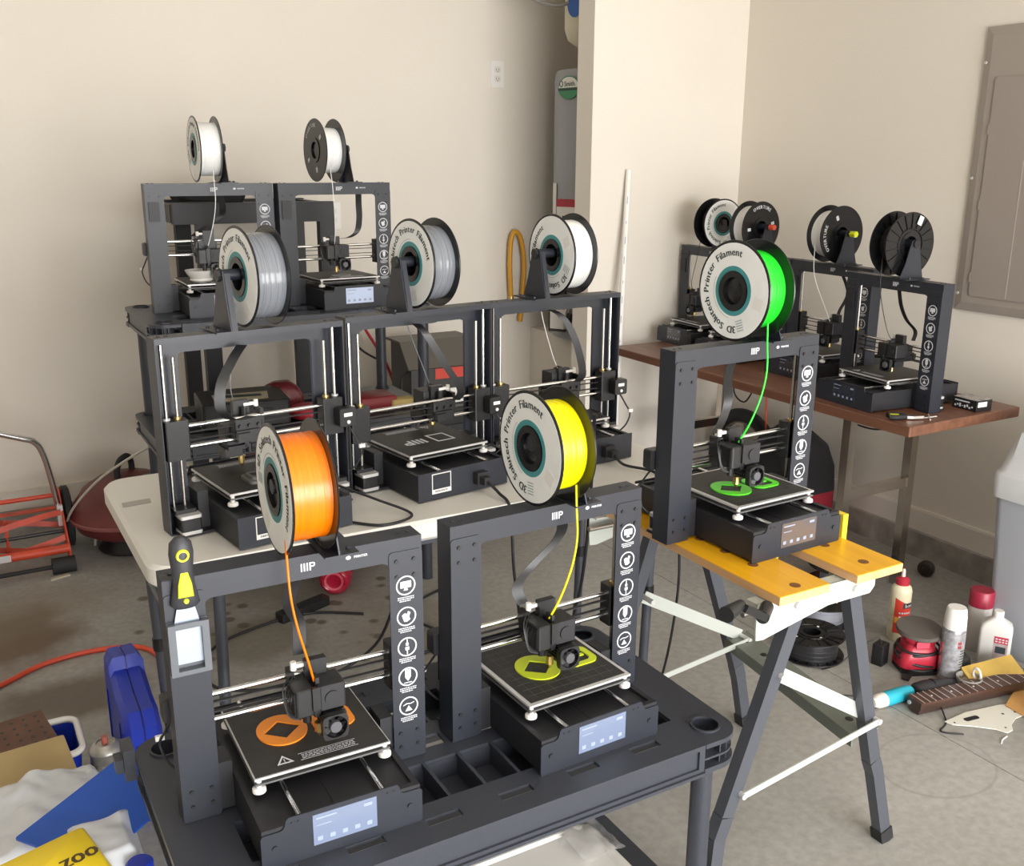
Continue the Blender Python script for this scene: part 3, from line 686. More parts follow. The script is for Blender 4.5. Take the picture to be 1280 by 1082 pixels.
spool('silver grey filament spool on the leftmost backward printer', pL1, -.018, 'silver', 1, 235, r_f=.086, strand=[(-.01, -.055, .46), (.0, -.06, .38), (.02, -.05, .27), (.02, -.02, .22)])
spool('silver grey filament spool on the middle backward printer', pL2, -.018, 'silver', 1, 215, r_f=.084, strand=[(-.01, -.055, .46), (-.02, -.06, .36), (-.06, -.05, .24), (-.06, -.02, .20)])
spool('white filament spool on the right-hand backward printer', pL3, -.027, 'white', 1, 325, r_f=.084, strand=[(-.02, -.055, .46), (-.02, -.06, .36), (-.05, -.05, .24), (-.05, -.02, .20)])
# coloured outer axle knobs of two holders on the brown table
for p_, m_ in ((pR2, limem), (pR4, mat('coral_red_cap', (.75, .10, .05), .4))):
    part('axle_knob', MB().cyl((.056, .022, GH + .11), (.085, .022, GH + .11), .011, 6).cyl((-.046, .022, GH + .11), (-.02, .022, GH + .11), .022, 14), m_, p_, label='bright coloured cap on the spool axle')
# unfinished prints lying on the beds
def frame_print(label, t, m_, x, y, s=1.):
    M = T(t.location) @ Matrix.Rotation(t.rotation_euler[2], 4, 'Z') @ T((x, y, .0952)) @ Matrix.Diagonal((s, s, 1, 1))
    n = 40; o = []; i_ = []
    for k in range(n):
        a = 2 * PI * k / n; c, s_ = math.cos(a), math.sin(a)
        o.append((-.030 + .040 * c, .045 * s_)); k1 = .026 / (abs(c) + abs(s_)); i_.append((-.030 + k1 * 1.15 * c, k1 * 1.05 * s_))
    mb = MB().ring(o, i_, 0, .0025)
    o = []; i_ = []
    for k in range(n):
        a = 2 * PI * k / n; c, s_ = math.cos(a), math.sin(a)
        q = min(.034 / max(abs(c), abs(s_)), .040); o.append((.052 + q * c, -.002 + q * s_ * .95)); q = min(.022 / max(abs(c), abs(s_)), .026); i_.append((.052 + q * c, -.002 + q * s_ * .95))
    mb.ring(o, i_, 0, .0025)
    mb.box(.035, .070, -.004, .003, 0, .0024)
    o = part('hoop_print', mb, m_, M=M); tag(o, label, 'printed part', 'first layers of printed frames'); return o
frame_print('orange printed first layer under the front left print head', pO, mat('orange_print', (.80, .25, .02), .35), -.005, .032)
frame_print('yellow-green printed first layer on the gridded bed below the yellow spool', pY, mat('lime_print', (.55, .66, .02), .35), .005, .0)
frame_print('bright green printed first layer on the workbench printer bed', pG, mat('green_print', (.10, .72, .02), .35), -.008, -.008)
Mx = lambda t: T(t.location) @ Matrix.Rotation(t.rotation_euler[2], 4, 'Z')
o = part('printed_bowl', MB().lathe([(.0, 0), (.032, 0), (.036, .004), (.034, .010), (.046, .026), (.050, .036), (.047, .036), (.042, .028), (.0, .012)], 32, cap=False), white, M=Mx(pA) @ T((-.048, -.002, .0952)), smooth=40)
tag(o, 'small white printed bowl on the bed of the upper left printer', 'bowl')
mb = MB().rslab(-.036, .036, -.030, .030, 0, .006, .01, 4).rslab(-.028, .028, -.022, .022, .006, .012, .008, 4)
o = part('grey_print_block', mb, mat('dark_grey_print', (.11, .11, .105), .5), M=Mx(pL1) @ T((.015, .075, .0952))); tag(o, 'low grey printed block on the bed of the leftmost backward printer', 'printed part')
for i, (x, y) in enumerate(((-.013, 0), (.012, 0))): part('square_recess', MB().box(x - .010, x + .010, -.010, .010, .0118, .0124), blk, o)
n = 24; cir = lambda r: [(r * math.cos(2 * PI * i / n), r * math.sin(2 * PI * i / n)) for i in range(n)]
o = part('printed_ring', MB().ring(cir(.011), cir(.007), 0, .003), white, M=Mx(pL1) @ T((-.03, .06, .0952))); tag(o, 'small white printed ring beside the grey block on a bed', 'printed part')
m = MB(); m.ring([(-.055, -.03), (-.055, .03), (-.005, .03), (-.005, -.03)], [(-.050, -.025), (-.050, .025), (-.010, .025), (-.010, -.025)], 0, .0003)
M0 = m.M; m.M = T((.015, -.013, 0)) @ Matrix.Scale(2.6, 4)
for x in (0, .0045, .009): m.box(x, x + .0024, 0, .013, 0, .0001)
m.box(.0135, .0159, 0, .013, 0, .0001).box(.0159, .020, .0105, .013, 0, .0001).box(.0159, .020, .0055, .008, 0, .0001).box(.020, .0222, .0065, .012, 0, .0001)
part('sheet_logo_print', m, decal, pL2, M=T((-.005, .055, .0954)))
o = part('printed_disc', MB().ring([(.024 * c[0] / .011, .018 * c[1] / .011) for c in cir(.011)], [(.015 * c[0] / .011, .009 * c[1] / .011) for c in cir(.011)], 0, .002), mat('pale_grey_print', (.45, .44, .42), .5), M=Mx(pL3) @ T((.005, .07, .0952))); tag(o, 'pale grey oval printed outline on the right backward printer bed', 'printed part')
o = part('printed_oval', MB().ring([(.035 * c[0] / .011, .025 * c[1] / .011) for c in cir(.011)], [(.029 * c[0] / .011, .019 * c[1] / .011) for c in cir(.011)], 0, .002), mat('clear_grey_print', (.3, .3, .29), .4), M=Mx(pB) @ T((-.005, -.03, .0952))); tag(o, 'thin pale oval outline printed on the upper right printer bed', 'printed part')

# tool holder and scraper clipped to the front left printer
hb = MB(RM('X', 90)); hb.prism(rrect(-.2005, -.143, .255, .262, .001, 1), .002, .016); hb.prism([(-.2005, .262), (-.190, .262), (-.190, .336), (-.2005, .336)], .008, .016); hb.prism([(-.153, .262), (-.143, .262), (-.143, .336), (-.153, .336)], .008, .016)
hb.prism([(-.190, .328), (-.153, .328), (-.153, .336), (-.190, .336)], .012, .016); hb.prism([(-.2005, .262), (-.143, .262), (-.143, .336), (-.2005, .336)], .002, .003)
part('tool_pocket', hb, mat('grey_printed_plastic', (.10, .11, .125), .4), pO, label='grey open-fronted pocket holding the scraper')
sr = thing('paint_scraper', 'black and lime handled scraper hanging on the front left printer', 'scraper', M=Mx(pO) @ T((-.172, -.0075, .27)))
part('blade', MB(RM('X', 90)).prism([(-.021, 0), (.021, 0), (.020, .055), (.011, .095), (-.011, .095), (-.020, .055)], -.0008, .0008), mat('ground_steel_blade', (.42, .48, .58), .3, metal=.6), sr)
prof = [(.088, .0145, .006), (.094, .021, .0095), (.105, .019, .010), (.125, .0155, .012), (.15, .0155, .013), (.172, .0175, .0135), (.188, .0155, .012), (.196, .008, .006)]
lp = [[(w_ * math.cos(2 * PI * i / 20), d * math.sin(2 * PI * i / 20), z) for i in range(20)] for z, w_, d in prof]
part('handle', MB().loft(lp), mat('charcoal_rubber_grip', (.03, .03, .035), .5), sr, smooth=50)
part('grip_inlay', MB(RM('X', 90)).loft([[(x, z, .0128 if z > .118 else .0116) for x, z in ((-.011, .108), (.011, .108), (.0095, .128), (.005, .146), (-.005, .146), (-.0095, .128))], [(x * .8, .125 + (z - .125) * .85, .0148) for x, z in ((-.011, .108), (.011, .108), (.0095, .128), (.005, .146), (-.005, .146), (-.0095, .128))]]), limem, sr, label='lime green inlay')
part('hanging_hole_ring', MB(T((0, -.0125, .172)) @ RM('X', 90)).lathe([(.0095, 0), (.0085, .003), (.006, .003), (.006, 0)], 20, cap=False), limem, sr, label='lime green ring', smooth=40)
part('grip_button', MB(T((0, -.011, .102)) @ RM('X', 90)).lathe([(.004, 0), (.003, .003)], 12), limem, sr)

# power cords of the backward printers
def cord(name, label, pts, r=.0035, m_=cable_m, cat='cable', group=None, smooth=10):
    o = part(name, MB().tube(pts, r, 8, smooth=smooth), m_, smooth=70); tag(o, label, cat, group); return o
def pcord(t, pts):
    I = Mx(t).inverted(); part('power_cord', MB().tube([I @ Vector(p) for p in pts], .0035, 8, smooth=10), cable_m, t, smooth=70)
def W(t, x, y, z): v = Mx(t) @ Vector((x, y, z)); return tuple(v)
pcord(pL2, [W(pL2, -.04, .24, .03), W(pL2, -.045, .275, .012), (1.03, 1.79, .74), (1.03, 1.775, .62), (1.06, 1.80, .35), (1.03, 1.95, .12), (1.10, 2.15, .006), (1.3, 2.3, .006)])
pcord(pL3, [W(pL3, -.04, .24, .03), W(pL3, -.045, .27, .012), (1.45, 1.81, .752), (1.475, 1.77, .70), (1.49, 1.755, .45), (1.5, 1.85, .1), (1.45, 2.0, .006)])
cord('looped_cord', 'thin black lead looping on the white table between two printers', [W(pL1, -.13, .07, .06), W(pL1, -.2, .16, .03), W(pL1, -.25, .23, .004), W(pL1, -.17, .25, .004), W(pL1, -.12, .19, .004)], .003)

# ------------------------------------------------------------------ moulded plastic shelf units
def deck(Lx, Ly):
    m = MB(); k_ = Ly / .49; c = .088
    nc = max(1, int((Lx - 2 * c) / .062)); st = (Lx - 2 * c) / nc
    xs = [0, c]
    for k in range(nc): xs += [c + k * st + .006, c + (k + 1) * st]
    xs += [Lx]
    ys = [0, .034, .052, c, .19 * k_, .215 * k_, .228 * k_, .262 * k_, .275 * k_, .30 * k_, Ly - c, Ly - .052, Ly - .034, Ly]
    nx = len(xs) - 1; ny = len(ys) - 1
    def sol(i, j):
        edge = i == 0 or i == nx - 1
        if edge: return 3 <= j <= 9
        if i % 2 == 1: return True            # ribs between the cells
        k = (i - 2) // 2
        if j in (3, 9): return False
        if j in (1, 11): return k % 2 == 1
        if j == 6: return k % 3 == 0
        return True
    m.perf(xs, ys, sol, -.006, 0)
    for a, b in ((ys[3], ys[4]), (ys[9], ys[10])):
        m.box(c, Lx - c, a, b, -.044, -.042).box(c, Lx - c, a - .0015, a + .0015, -.042, -.006).box(c, Lx - c, b - .0015, b + .0015, -.042, -.006)
        for k in range(nc): x = c + k * st + .003; m.box(x - .0012, x + .0012, a, b, -.040, -.006)
        m.box(c - .001, c + .001, a, b, -.042, -.006).box(Lx - c - .001, Lx - c + .001, a, b, -.042, -.006)
    return m
def skirt(Lx, Ly):
    m = MB(); c = .086
    for (y, s_) in ((0, 1), (Ly, -1)):
        a, b = sorted((y, y + s_ * .006)); m.box(c, Lx - c, a, b, -.055, -.0005)
        a, b = sorted((y, y - s_ * .005)); m.box(c, Lx - c, a, b, -.009, .0).box(c, Lx - c, a, b, -.055, -.045).box(c, c + .012, a, b, -.045, -.009).box(Lx - c - .012, Lx - c, a, b, -.045, -.009)
        a, b = sorted((y, y - s_ * .010)); m.box(c, Lx - c, a, b, -.058, -.052)
    for (x, s_) in ((0, 1), (Lx, -1)):
        a, b = sorted((x, x + s_ * .006)); m.box(a, b, c, Ly - c, -.055, -.0005)
        a, b = sorted((x, x - s_ * .005)); m.box(a, b, c, Ly - c, -.009, 0).box(a, b, c, Ly - c, -.055, -.045)
    return m
def corner():
    """corner block at the deck's (0,0) corner; the post hole is open"""
    n = 48; cc = .045; c = .088; m = MB(T((cc, cc, 0)))
    def shape(e):
        o = []
        for i in range(n):
            a = 2 * PI * i / n; x, y = math.cos(a), math.sin(a)
            if x < 0 and y < 0: q = cc + e
            else:
                q = 9
                if x > 1e-6: q = min(q, (c - cc) / x)
                if x < -1e-6: q = min(q, (cc + e) / -x)
                if y > 1e-6: q = min(q, (c - cc) / y)
                if y < -1e-6: q = min(q, (cc + e) / -y)
            o.append((q * x, q * y))
        return o
    cir = lambda r: [(r * math.cos(2 * PI * i / n), r * math.sin(2 * PI * i / n)) for i in range(n)]
    m.ring(shape(.005), cir(.0235), -.009, 0); m.ring(shape(.003), cir(.024), -.033, -.029); m.ring(shape(.006), cir(.0235), -.058, -.048)
    m.ring(cir(.027), cir(.0235), -.058, .004)
    M0 = m.M
    for a in (178, 200, 225, 250, 272): m.M = M0 @ RM('Z', a); m.box(.026, .0445, -.0012, .0012, -.055, -.004)
    return m
def unit(label, loc, yaw, Lx, Ly, levels, post_top, group=None):
    t = thing('plastic_shelf_unit', label, 'shelf unit', loc, math.radians(yaw))
    cs = [(.045, .045), (Lx - .045, .045), (.045, Ly - .045), (Lx - .045, Ly - .045)]
    for z in levels:
        d = part('shelf_deck', lambda: deck(Lx, Ly), cartm, t, loc=(0, 0, z), key=('deck', Lx, Ly))
        part('rim', lambda: skirt(Lx, Ly), cartm, d, key=('skirt', Lx, Ly))
        for x, y, a in ((0, 0, 0), (Lx, 0, 90), (Lx, Ly, 180), (0, Ly, 270)): part('corner_socket', corner, cartm, d, M=T((x, y, 0)) @ RM('Z', a), key='corner', smooth=40)
    for a, b in zip([0] + levels[:-1], levels):
        if b - a < .08: continue
        for x, y in cs: part('post', lambda: MB().cyl((0, 0, a), (0, 0, b - .035), .0195, 20), cartm, t, loc=(x, y, 0), key=('post', a, b), smooth=40)
    return t
unit('black moulded shelf unit holding the two printers closest to the viewer', (.192, 1.153, 0), 0, .95, .49, [.062, .500], .5)
unit('tall black moulded shelf unit standing against the back under two printers', (.527, 3.035, 0), 0, .94, .47, [.42, .64, Zs], Zs)

# lidded white bin on the lower deck, wrapped in film
b_ = thing('storage_tote', 'white lidded tote under clear film on the low shelf', 'tote', (.855, 1.345, .064))
part('tub', MB().loft([[(x, y, 0) for x, y in rrect(-.17, .17, -.13, .13, .03)], [(x, y, .05) for x, y in rrect(-.18, .18, -.14, .14, .035)]]), white, b_, smooth=40)
part('lid', MB().loft([[(x, y, z) for x, y in rrect(-.2 + k, .2 - k, -.16 + k, .16 - k, .05)] for z, k in ((.045, 0), (.056, 0), (.062, .006), (.062, .018), (.056, .024), (.056, .05))]), white, b_, smooth=40)
mm = MB(); N = 16; random.seed(5)
vs = []; fs = []
for i in range(N + 1):
    for j in range(N + 1):
        u_ = i / N; v_ = j / N; x = .10 + .10 * u_; y = -.02 + .13 * v_
        vs.append((x, y, .060 - .03 * max(0, u_ - .7) + .012 * noise.noise(Vector((x * 30, y * 30, 1))) + .006))
for i in range(N):
    for j in range(N): a = i * (N + 1) + j; fs.append((a, a + N + 1, a + N + 2, a + 1))
mm.add(vs, fs)
film = mat('clear_plastic_film', (.95, .95, .95), .15, trans=.85)
part('film_wrap', mm, film, b_, loc=(.02, .06, 0))
# handle clip on the left edge of the near unit
o = part('shelf_clip', MB().box(.168, .186, 1.59, 1.635, .462, .52).box(.155, .168, 1.60, 1.628, .475, .50), cartm); tag(o, 'small dark clip on the left edge of the near shelf unit', 'clip')

# ------------------------------------------------------------------ white folding table
ft = thing('folding_table', 'white moulded folding table carrying the three backward printers', 'table', (.925, 2.10, 0))
part('tabletop', MB().rslab(-.655, .655, -.31, .31, .702, .749, .06, 8, .008), tablew, ft, smooth=40)
part('apron_rail', MB().box(-.52, .52, -.26, -.235, .675, .702).box(-.52, .52, .235, .26, .675, .702), greysteel, ft)
for sx in (-1, 1):
    for y in (-.2, .12):
        lg = part('leg', MB().cyl((sx * .575, y, 0), (sx * .595, y, .70), .0125, 14), greysteel, ft, smooth=40)
        part('leg_lock', MB().cyl((sx * .586, y, .38), (sx * .5868, y, .41), .0155, 14), blk, lg, smooth=40); part('foot_cap', MB().cyl((sx * .575, y, 0), (sx * .576, y, .03), .0145, 14), blk, lg)
    [part('crossbar', MB().cyl((sx * x_, -.2, z_), (sx * x_, .12, z_), .010, 10), greysteel, ft, smooth=40) for x_, z_ in ((.578, .09), (.591, .55))]
    [part('folding_brace', MB().cyl((sx * .59, y_, .55), (sx * .30, y_, .69), .007, 10), greysteel, ft, smooth=40) for y_ in (-.10, -.03)]; part('support_tube', MB().cyl((sx * .515, -.17, .02), (sx * .505, -.17, .70), .0125, 12), greysteel, ft, smooth=40)
o = part('paper_tag', MB().prism([(-.03, -.018), (.03, -.012), (.032, .016), (-.028, .012)], 0, .0012), mat('grey_card', (.42, .40, .36), .7), M=T((.315, 2.20, .7495))); tag(o, 'small grey card lying at the left end of the white table', 'tag')

# ------------------------------------------------------------------ wood table by the right wall
wt = thing('wood_top_table', 'brown wood-topped table with metal legs along the right wall', 'table', (2.70, 2.62, 0))
o = part('tabletop', MB().rslab(-.27, .255, -.76, .745, .696, .728, .004, 2, .002), walnut, wt)
for y in (-.42, .56):
    for x in (-.13, .19): part('leg', MB().beam((x, y, 0), (x, y, .696), .032, .032, (0, 1, 0)), chromeleg, wt)
    part('crossbar', MB().box(-.114, .174, y - .012, y + .012, .375, .41), chromeleg, wt); part('top_rail', MB().box(-.16, .21, y - .012, y + .012, .676, .696), chromeleg, wt)

# small box and snips on it
bx = thing('small_parts_box', 'small black and white printed carton on the brown table corner', 'box', (2.80, 1.925, .7285), math.radians(-4))
part('carton', MB().box(-.035, .035, -.045, .045, 0, .035), blk, bx)
part('top_print', MB().box(-.033, .033, -.043, .043, .035, .0355), mat('grey_carton_print', (.35, .33, .31), .5, var=.5, vscale=60), bx)
part('end_label', MB().box(-.028, .012, -.0456, -.045, .014, .030), white, bx)
mm = MB(T((-.0352, .0, 0)) @ Matrix(((0, 0, -1, 0), (-1, 0, 0, 0), (0, 1, 0, 0), (0, 0, 0, 1))))
text(mm, 'SUPER', .012, T((0, .018, 0))); 
for k in range(7): mm.prism([(-.036 + k * .010, .008), (-.028 + k * .010, .008), (-.028 + k * .010, .013), (-.036 + k * .010, .013)], 0, .0003)
mm2 = MB(T((-.0352, .0, 0)) @ Matrix(((0, 0, -1, 0), (-1, 0, 0, 0), (0, 1, 0, 0), (0, 0, 0, 1))))
for k in range(8): mm2.prism([(-.036 + k * .009, .006 + .004 * (k % 2)), (-.030 + k * .009, .006 + .004 * (k % 2)), (-.030 + k * .009, .012 + .003 * (k % 3)), (-.036 + k * .009, .012 + .003 * (k % 3))], 0, .0003)
mm2.prism([(-.036, .024), (.02, .024), (.02, .028), (-.036, .028)], 0, .0003)
part('side_print', mm2, decal, bx)
sn = thing('side_cutters', 'pair of cutters with black and lime handles at the brown table front', 'pliers', (2.50, 1.935, .7285), math.radians(-35))
part('grip', MB().tube([(-.05, .014, .008), (-.03, .018, .008), (0, .006, .008)], .008, 8, smooth=5).tube([(-.05, -.014, .008), (-.03, -.018, .008), (0, -.006, .008)], .008, 8, smooth=5), blk_soft, sn, smooth=60)
part('grip_inlay', MB().box(-.045, -.02, -.006, .006, .004, .014), limem, sn)
part('jaw', MB().prism([(0, -.01), (.02, -.012), (.055, -.002), (.055, .002), (.02, .012), (0, .01)], .003, .011), zinc, sn)
o = part('metal_pick', MB().cyl((2.545, 1.88, .732), (2.60, 1.93, .732), .002, 8).cyl((2.55, 1.905, .732), (2.60, 1.90, .732), .002, 8), alu); tag(o, 'thin bare metal pin beside the cutters on the brown table', 'tool')

# ------------------------------------------------------------------ folding workbench
wb = thing('folding_workbench', 'grey folding workbench with two orange wooden jaws', 'workbench', (0, 0, 0))
for nm, x0, x1, hy in (('jaw_board', 1.240, 1.366, (1.206, 1.317, 1.396, 1.473)), ('jaw_board', 1.440, 1.566, (1.222, 1.322))):
    jb = part(nm, MB().rslab(x0, x1, 1.18, 1.78, .7085, .7255, .003, 2), benchwood, wb)
    part('board_edge', MB().box(x0 - .0006, x1 + .0006, 1.1794, 1.7806, .708, .7243), benchedge, jb)
    for y in hy: part('dog_hole', MB().lathe([(.0105, .7256), (.0105, .7262)], 20).M and MB(T(((x0 + x1) / 2, y, 0))).lathe([(.0105, .7250), (.0105, .7260)], 20), mat('dark_hole_wood', (.16, .06, .012), .7), jb)
for v in (1.21, 1.75):
    pts = [(1.238, .672), (1.238, .704), (1.485, .704), (1.490, .695), (1.490, .682), (1.480, .670), (1.31, .648), (1.24, .645)]
    a = part('jaw_carrier', MB(T((0, v, 0)) @ RM('X', 90)).prism([(1.215, .655), (1.215, .705), (1.52, .705), (1.527, .697), (1.527, .675), (1.515, .662), (1.40, .662), (1.235, .630), (1.217, .632)], -.0015, .0015).prism([(1.215, .702), (1.52, .702), (1.52, .705), (1.215, .705)], -.028 if v < 1.5 else 0, 0 if v < 1.5 else .028), greenish, wb)
    for x in (1.315, 1.47): part('pivot_bolt', MB().cyl((x, v - .008, .682), (x, v + .004, .682), .007, 12), alu, a)
    part('screw_shaft', MB().cyl((1.20, v + (.02 if v < 1.5 else -.02), .68), (1.53, v + (.02 if v < 1.5 else -.02), .68), .006, 10), zinc, wb, smooth=40)
def wleg(p, bend, b2, q, name='leg'):
    m = MB(); m.beam(p, bend, .030, .026, (0, 1, 0)); m.beam(bend, b2, .031, .027, (0, 1, 0)); m.beam(b2, q, .030, .026, (0, 1, 0)); bend = b2
    l = part(name, m, greysteel, wb); d = (Vector(bend) - Vector(q)).normalized()
    part('rubber_foot', MB().beam(q, Vector(q) + d * .035, .036, .032, (0, 1, 0)), blk_soft, l); return l
wleg((1.345, 1.235, .675), (1.198, 1.240, .25), (1.186, 1.245, .20), (1.172, 1.245, .0))
wleg((1.485, 1.235, .675), (1.622, 1.245, .235), (1.640, 1.248, .20), (1.70, 1.25, .0))
wleg((1.400, 1.735, .675), (1.265, 1.745, .22), (1.25, 1.748, .18), (1.235, 1.75, .0))
wleg((1.515, 1.735, .675), (1.70, 1.755, .20), (1.715, 1.758, .16), (1.757, 1.765, .0))
for v, jx, jz, ux, uz, lx, lz in ((1.252, 1.600, .345, 1.304, .530, 1.226, .295), (1.735, 1.690, .295, 1.368, .475, 1.30, .255)):
    part('stay', MB().beam((ux, v, uz), (jx, v, jz), .003, .030, (0, 0, 1)), greenish, wb)
    part('stay', MB().beam((lx, v - .034, lz), (jx, v - .034, jz), .003, .014, (0, 0, 1)), greenish, wb)
    [part('rivet', MB().cyl((x_, v - .038, z_), (x_, v + .006, z_), .0065, 10), alu, wb) for x_, z_ in ((ux, uz), (jx, jz), (lx, lz))]
st = MB(); st.M = T((0, 0, .285)) @ Matrix.Identity(4)
st = MB(); y0, y1 = 1.255, 1.75; xa = lambda y: 1.605 + (y - y0) / (y1 - y0) * .085
n = 12
for k in range(n):
    ya = y0 + (y1 - y0) * k / n; yb = y0 + (y1 - y0) * (k + 1) / n
st.beam((xa(y0), y0, .300), (xa(y1), y1, .290), .075, .003, (0, 0, 1)); st.beam((xa(y0) - .037, y0, .287), (xa(y1) - .037, y1, .277), .003, .028); st.beam((xa(y0) + .037, y0, .287), (xa(y1) + .037, y1, .277), .003, .028)
sp_ = part('foot_step', st, mat('olive_grey_steel', (.17, .19, .165), .45, metal=.2), wb)
for k in range(6):
    y = y0 + .05 + k * .08; L_ = .022 if k == 3 else .009
    part('step_hole', MB(T((xa(y), y, .2975 - .010 * (y - y0) / (y1 - y0) + .0050))).rslab(-.008, .008, -L_, L_, -.001, 0, .0078, 6), blk, sp_)
ck = part('crank_handle', MB().cyl((1.225, 1.195, .705), (1.185, 1.165, .705), .012, 16).beam((1.19, 1.168, .705), (1.128, 1.158, .742), .014, .022, (0, 1, 0)).cyl((1.132, 1.165, .742), (1.080, 1.145, .744), .010, 16, .0145), blk, wb, smooth=40)
part('clamp_tooth', MB().box(1.5668, 1.581, 1.335, 1.360, .700, .775), yellowm, wb, label='yellow plastic bench dog')
part('clamp_tooth', MB().box(1.385, 1.415, 1.36, 1.385, .70, .722), yellowm, wb, label='yellow plastic bench dog')
cord('dangling_cable', 'black lead hanging behind the workbench leg to the floor', [(1.20, 1.72, .95), (1.24, 1.78, .80), (1.26, 1.84, .5), (1.27, 1.95, .2), (1.30, 2.0, .006), (1.5, 2.1, .006)], .004)

# ------------------------------------------------------------------ fixtures
ep = thing('breaker_panel', 'grey steel electrical panel cover on the right wall', 'electrical panel', (UW, 2.11, .97))
part('cover_plate', MB().loft([[(0, y, z) for y, z in ((-.205, 0), (.205, 0), (.205, .955), (-.205, .955))], [(-.010, y, z) for y, z in ((-.205, 0), (.205, 0), (.205, .955), (-.205, .955))], [(-.018, y, z) for y, z in ((-.175, .03), (.175, .03), (.175, .925), (-.175, .925))]]), mat('taupe_panel_paint', (.31, .27, .235), .4), ep)
d = part('door', MB(T((-.018, 0, 0)) @ Matrix(((0, 0, -1, 0), (1, 0, 0, 0), (0, 1, 0, 0), (0, 0, 0, 1)))).prism(rrect(-.16, .145, .055, .79, .012, 4), 0, .005), mat('taupe_door_paint', (.295, .255, .225), .38), ep)
part('door_seam', MB().box(-.0236, -.023, .0, .004, .06, .52), mat('pale_seam', (.40, .36, .32), .4), d)
for z in (.12, .37, .62): part('hinge', MB().box(-.0235, -.018, .145, .151, z - .016, z + .016), mat('taupe_panel_paint'), d)
part('cover_screws', MB().cyl((-.016, .192, .06), (-.020, .192, .06), .005, 10).cyl((-.016, .192, .46), (-.020, .192, .46), .005, 10).cyl((-.016, .192, .84), (-.020, .192, .84), .005, 10), alu, ep)
def outlet(label, u_, z_, plug=False):
    t = thing('wall_outlet', label, 'outlet', (u_, VL, z_)); M = RM('X', 90)
    part('face_plate', MB(M).prism(rrect(-.036, .036, -.058, .058, .004, 3), 0, .005), white, t)
    for dz in (.02, -.02):
        s_ = part('socket', MB(T((0, 0, dz)) @ M).prism(rrect(-.017, .017, -.014, .014, .008, 4), .005, .0065), mat('warm_white_socket', (.70, .66, .60), .4), t)
        part('slots', MB(T((0, 0, dz)) @ M).prism([(-.008, -.004), (-.006, -.004), (-.006, .005), (-.008, .005)], .0065, .007).prism([(.006, -.004), (.008, -.004), (.008, .005), (.006, .005)], .0065, .007).prism([(-.002, -.010), (.002, -.010), (.002, -.006), (-.002, -.006)], .0065, .007), ink, s_)
    return t
outlet('white duplex outlet high on the bare cream wall left of the corner', 2.402, 1.872)
outlet('white outlet seen through the upper right printer frame', 1.565, 1.24)

# water heater in the alcove
wh = thing('water_heater', 'tall grey water heater half hidden behind the wall corner', 'water heater', (2.80, 3.97, .662))
part('tank', MB().lathe([(.245, 0), (.25, .02), (.25, 1.19), (.24, 1.215), (.10, 1.225), (0, 1.225)], 48, cap=False), mat('grey_enamel', (.30, .31, .33), .4), wh, smooth=40)
part('top_band', MB().lathe([(.251, 1.155), (.253, 1.16), (.253, 1.17), (.251, 1.175)], 48, cap=False), mat('grey_enamel'), wh, smooth=40)
def on_tank(az, z, r=.2515): return T((r * math.cos(az), r * math.sin(az), z)) @ Matrix.Rotation(az + PI / 2, 4, 'Z') @ RM('X', 90)
az = math.radians(190)
n = 32; ov = lambda a, b: [(a * math.cos(2 * PI * i / n), b * math.sin(2 * PI * i / n)) for i in range(n)]
Mt = on_tank(az, 1.135, .2535)
bdg = part('maker_badge', MB(Mt).prism(ov(.068, .050), 0, .002), mat('badge_green', (.03, .24, .10), .4), wh)
part('badge_top', MB(Mt).prism([(x, y) for x, y in ov(.063, .045) if y > -.003], .002, .0028), white, bdg)
part('badge_band', MB(Mt).prism([(-.066, -.012), (.066, -.012), (.068, -.003), (-.068, -.003)], .002, .003), ink, bdg)
mm = MB(Mt); text(mm, 'Smith.', .030, T((.010, .006, .0036)), bold=.0008); mm.M = Mt @ T((-.047, .017, .003)); mm.ring([(.012 * math.cos(2 * PI * i / n), .014 * math.sin(2 * PI * i / n)) for i in range(n)], [(.008 * math.cos(2 * PI * i / n), .010 * math.sin(2 * PI * i / n)) for i in range(n)], 0, .0008)
part('badge_lettering', mm, mat('dark_green_ink', (.02, .09, .06), .5), bdg)
for azd, z, a, b_2, nm, m_ in ((196, .56, .085, .09, 'warning_label', white), (165, .60, .025, .12, 'side_label', white)):
    Mt = on_tank(math.radians(azd), z, .254); l = part(nm, MB(Mt).prism([(-a, -b_2), (a, -b_2), (a, b_2), (-a, b_2)], 0, .001), m_, wh)
    if azd == 196:
        part('red_header', MB(Mt).prism([(-a, b_2 - .035), (a, b_2 - .035), (a, b_2), (-a, b_2)], .001, .0016), redm, l)
        part('flame_symbols', MB(Mt).prism([(.015, -.03), (.06, -.03), (.052, .005), (.045, -.008), (.038, .02), (.028, -.002), (.02, .01)], .001, .0016), redm, l)
        part('printed_figures', MB(Mt).prism([(-.05, -.03), (-.025, -.03), (-.025, .015), (-.05, .015)], .001, .0016).prism([(-.06, -.05), (.06, -.05), (.06, -.045), (-.06, -.045)], .001, .0016), ink, l)
part('energy_label', MB(on_tank(math.radians(214), .79, .254)).prism([(-.05, -.12), (.05, -.12), (.05, .12), (-.05, .12)], 0, .001), mat('yellow_label', (.70, .68, .05), .5), wh)
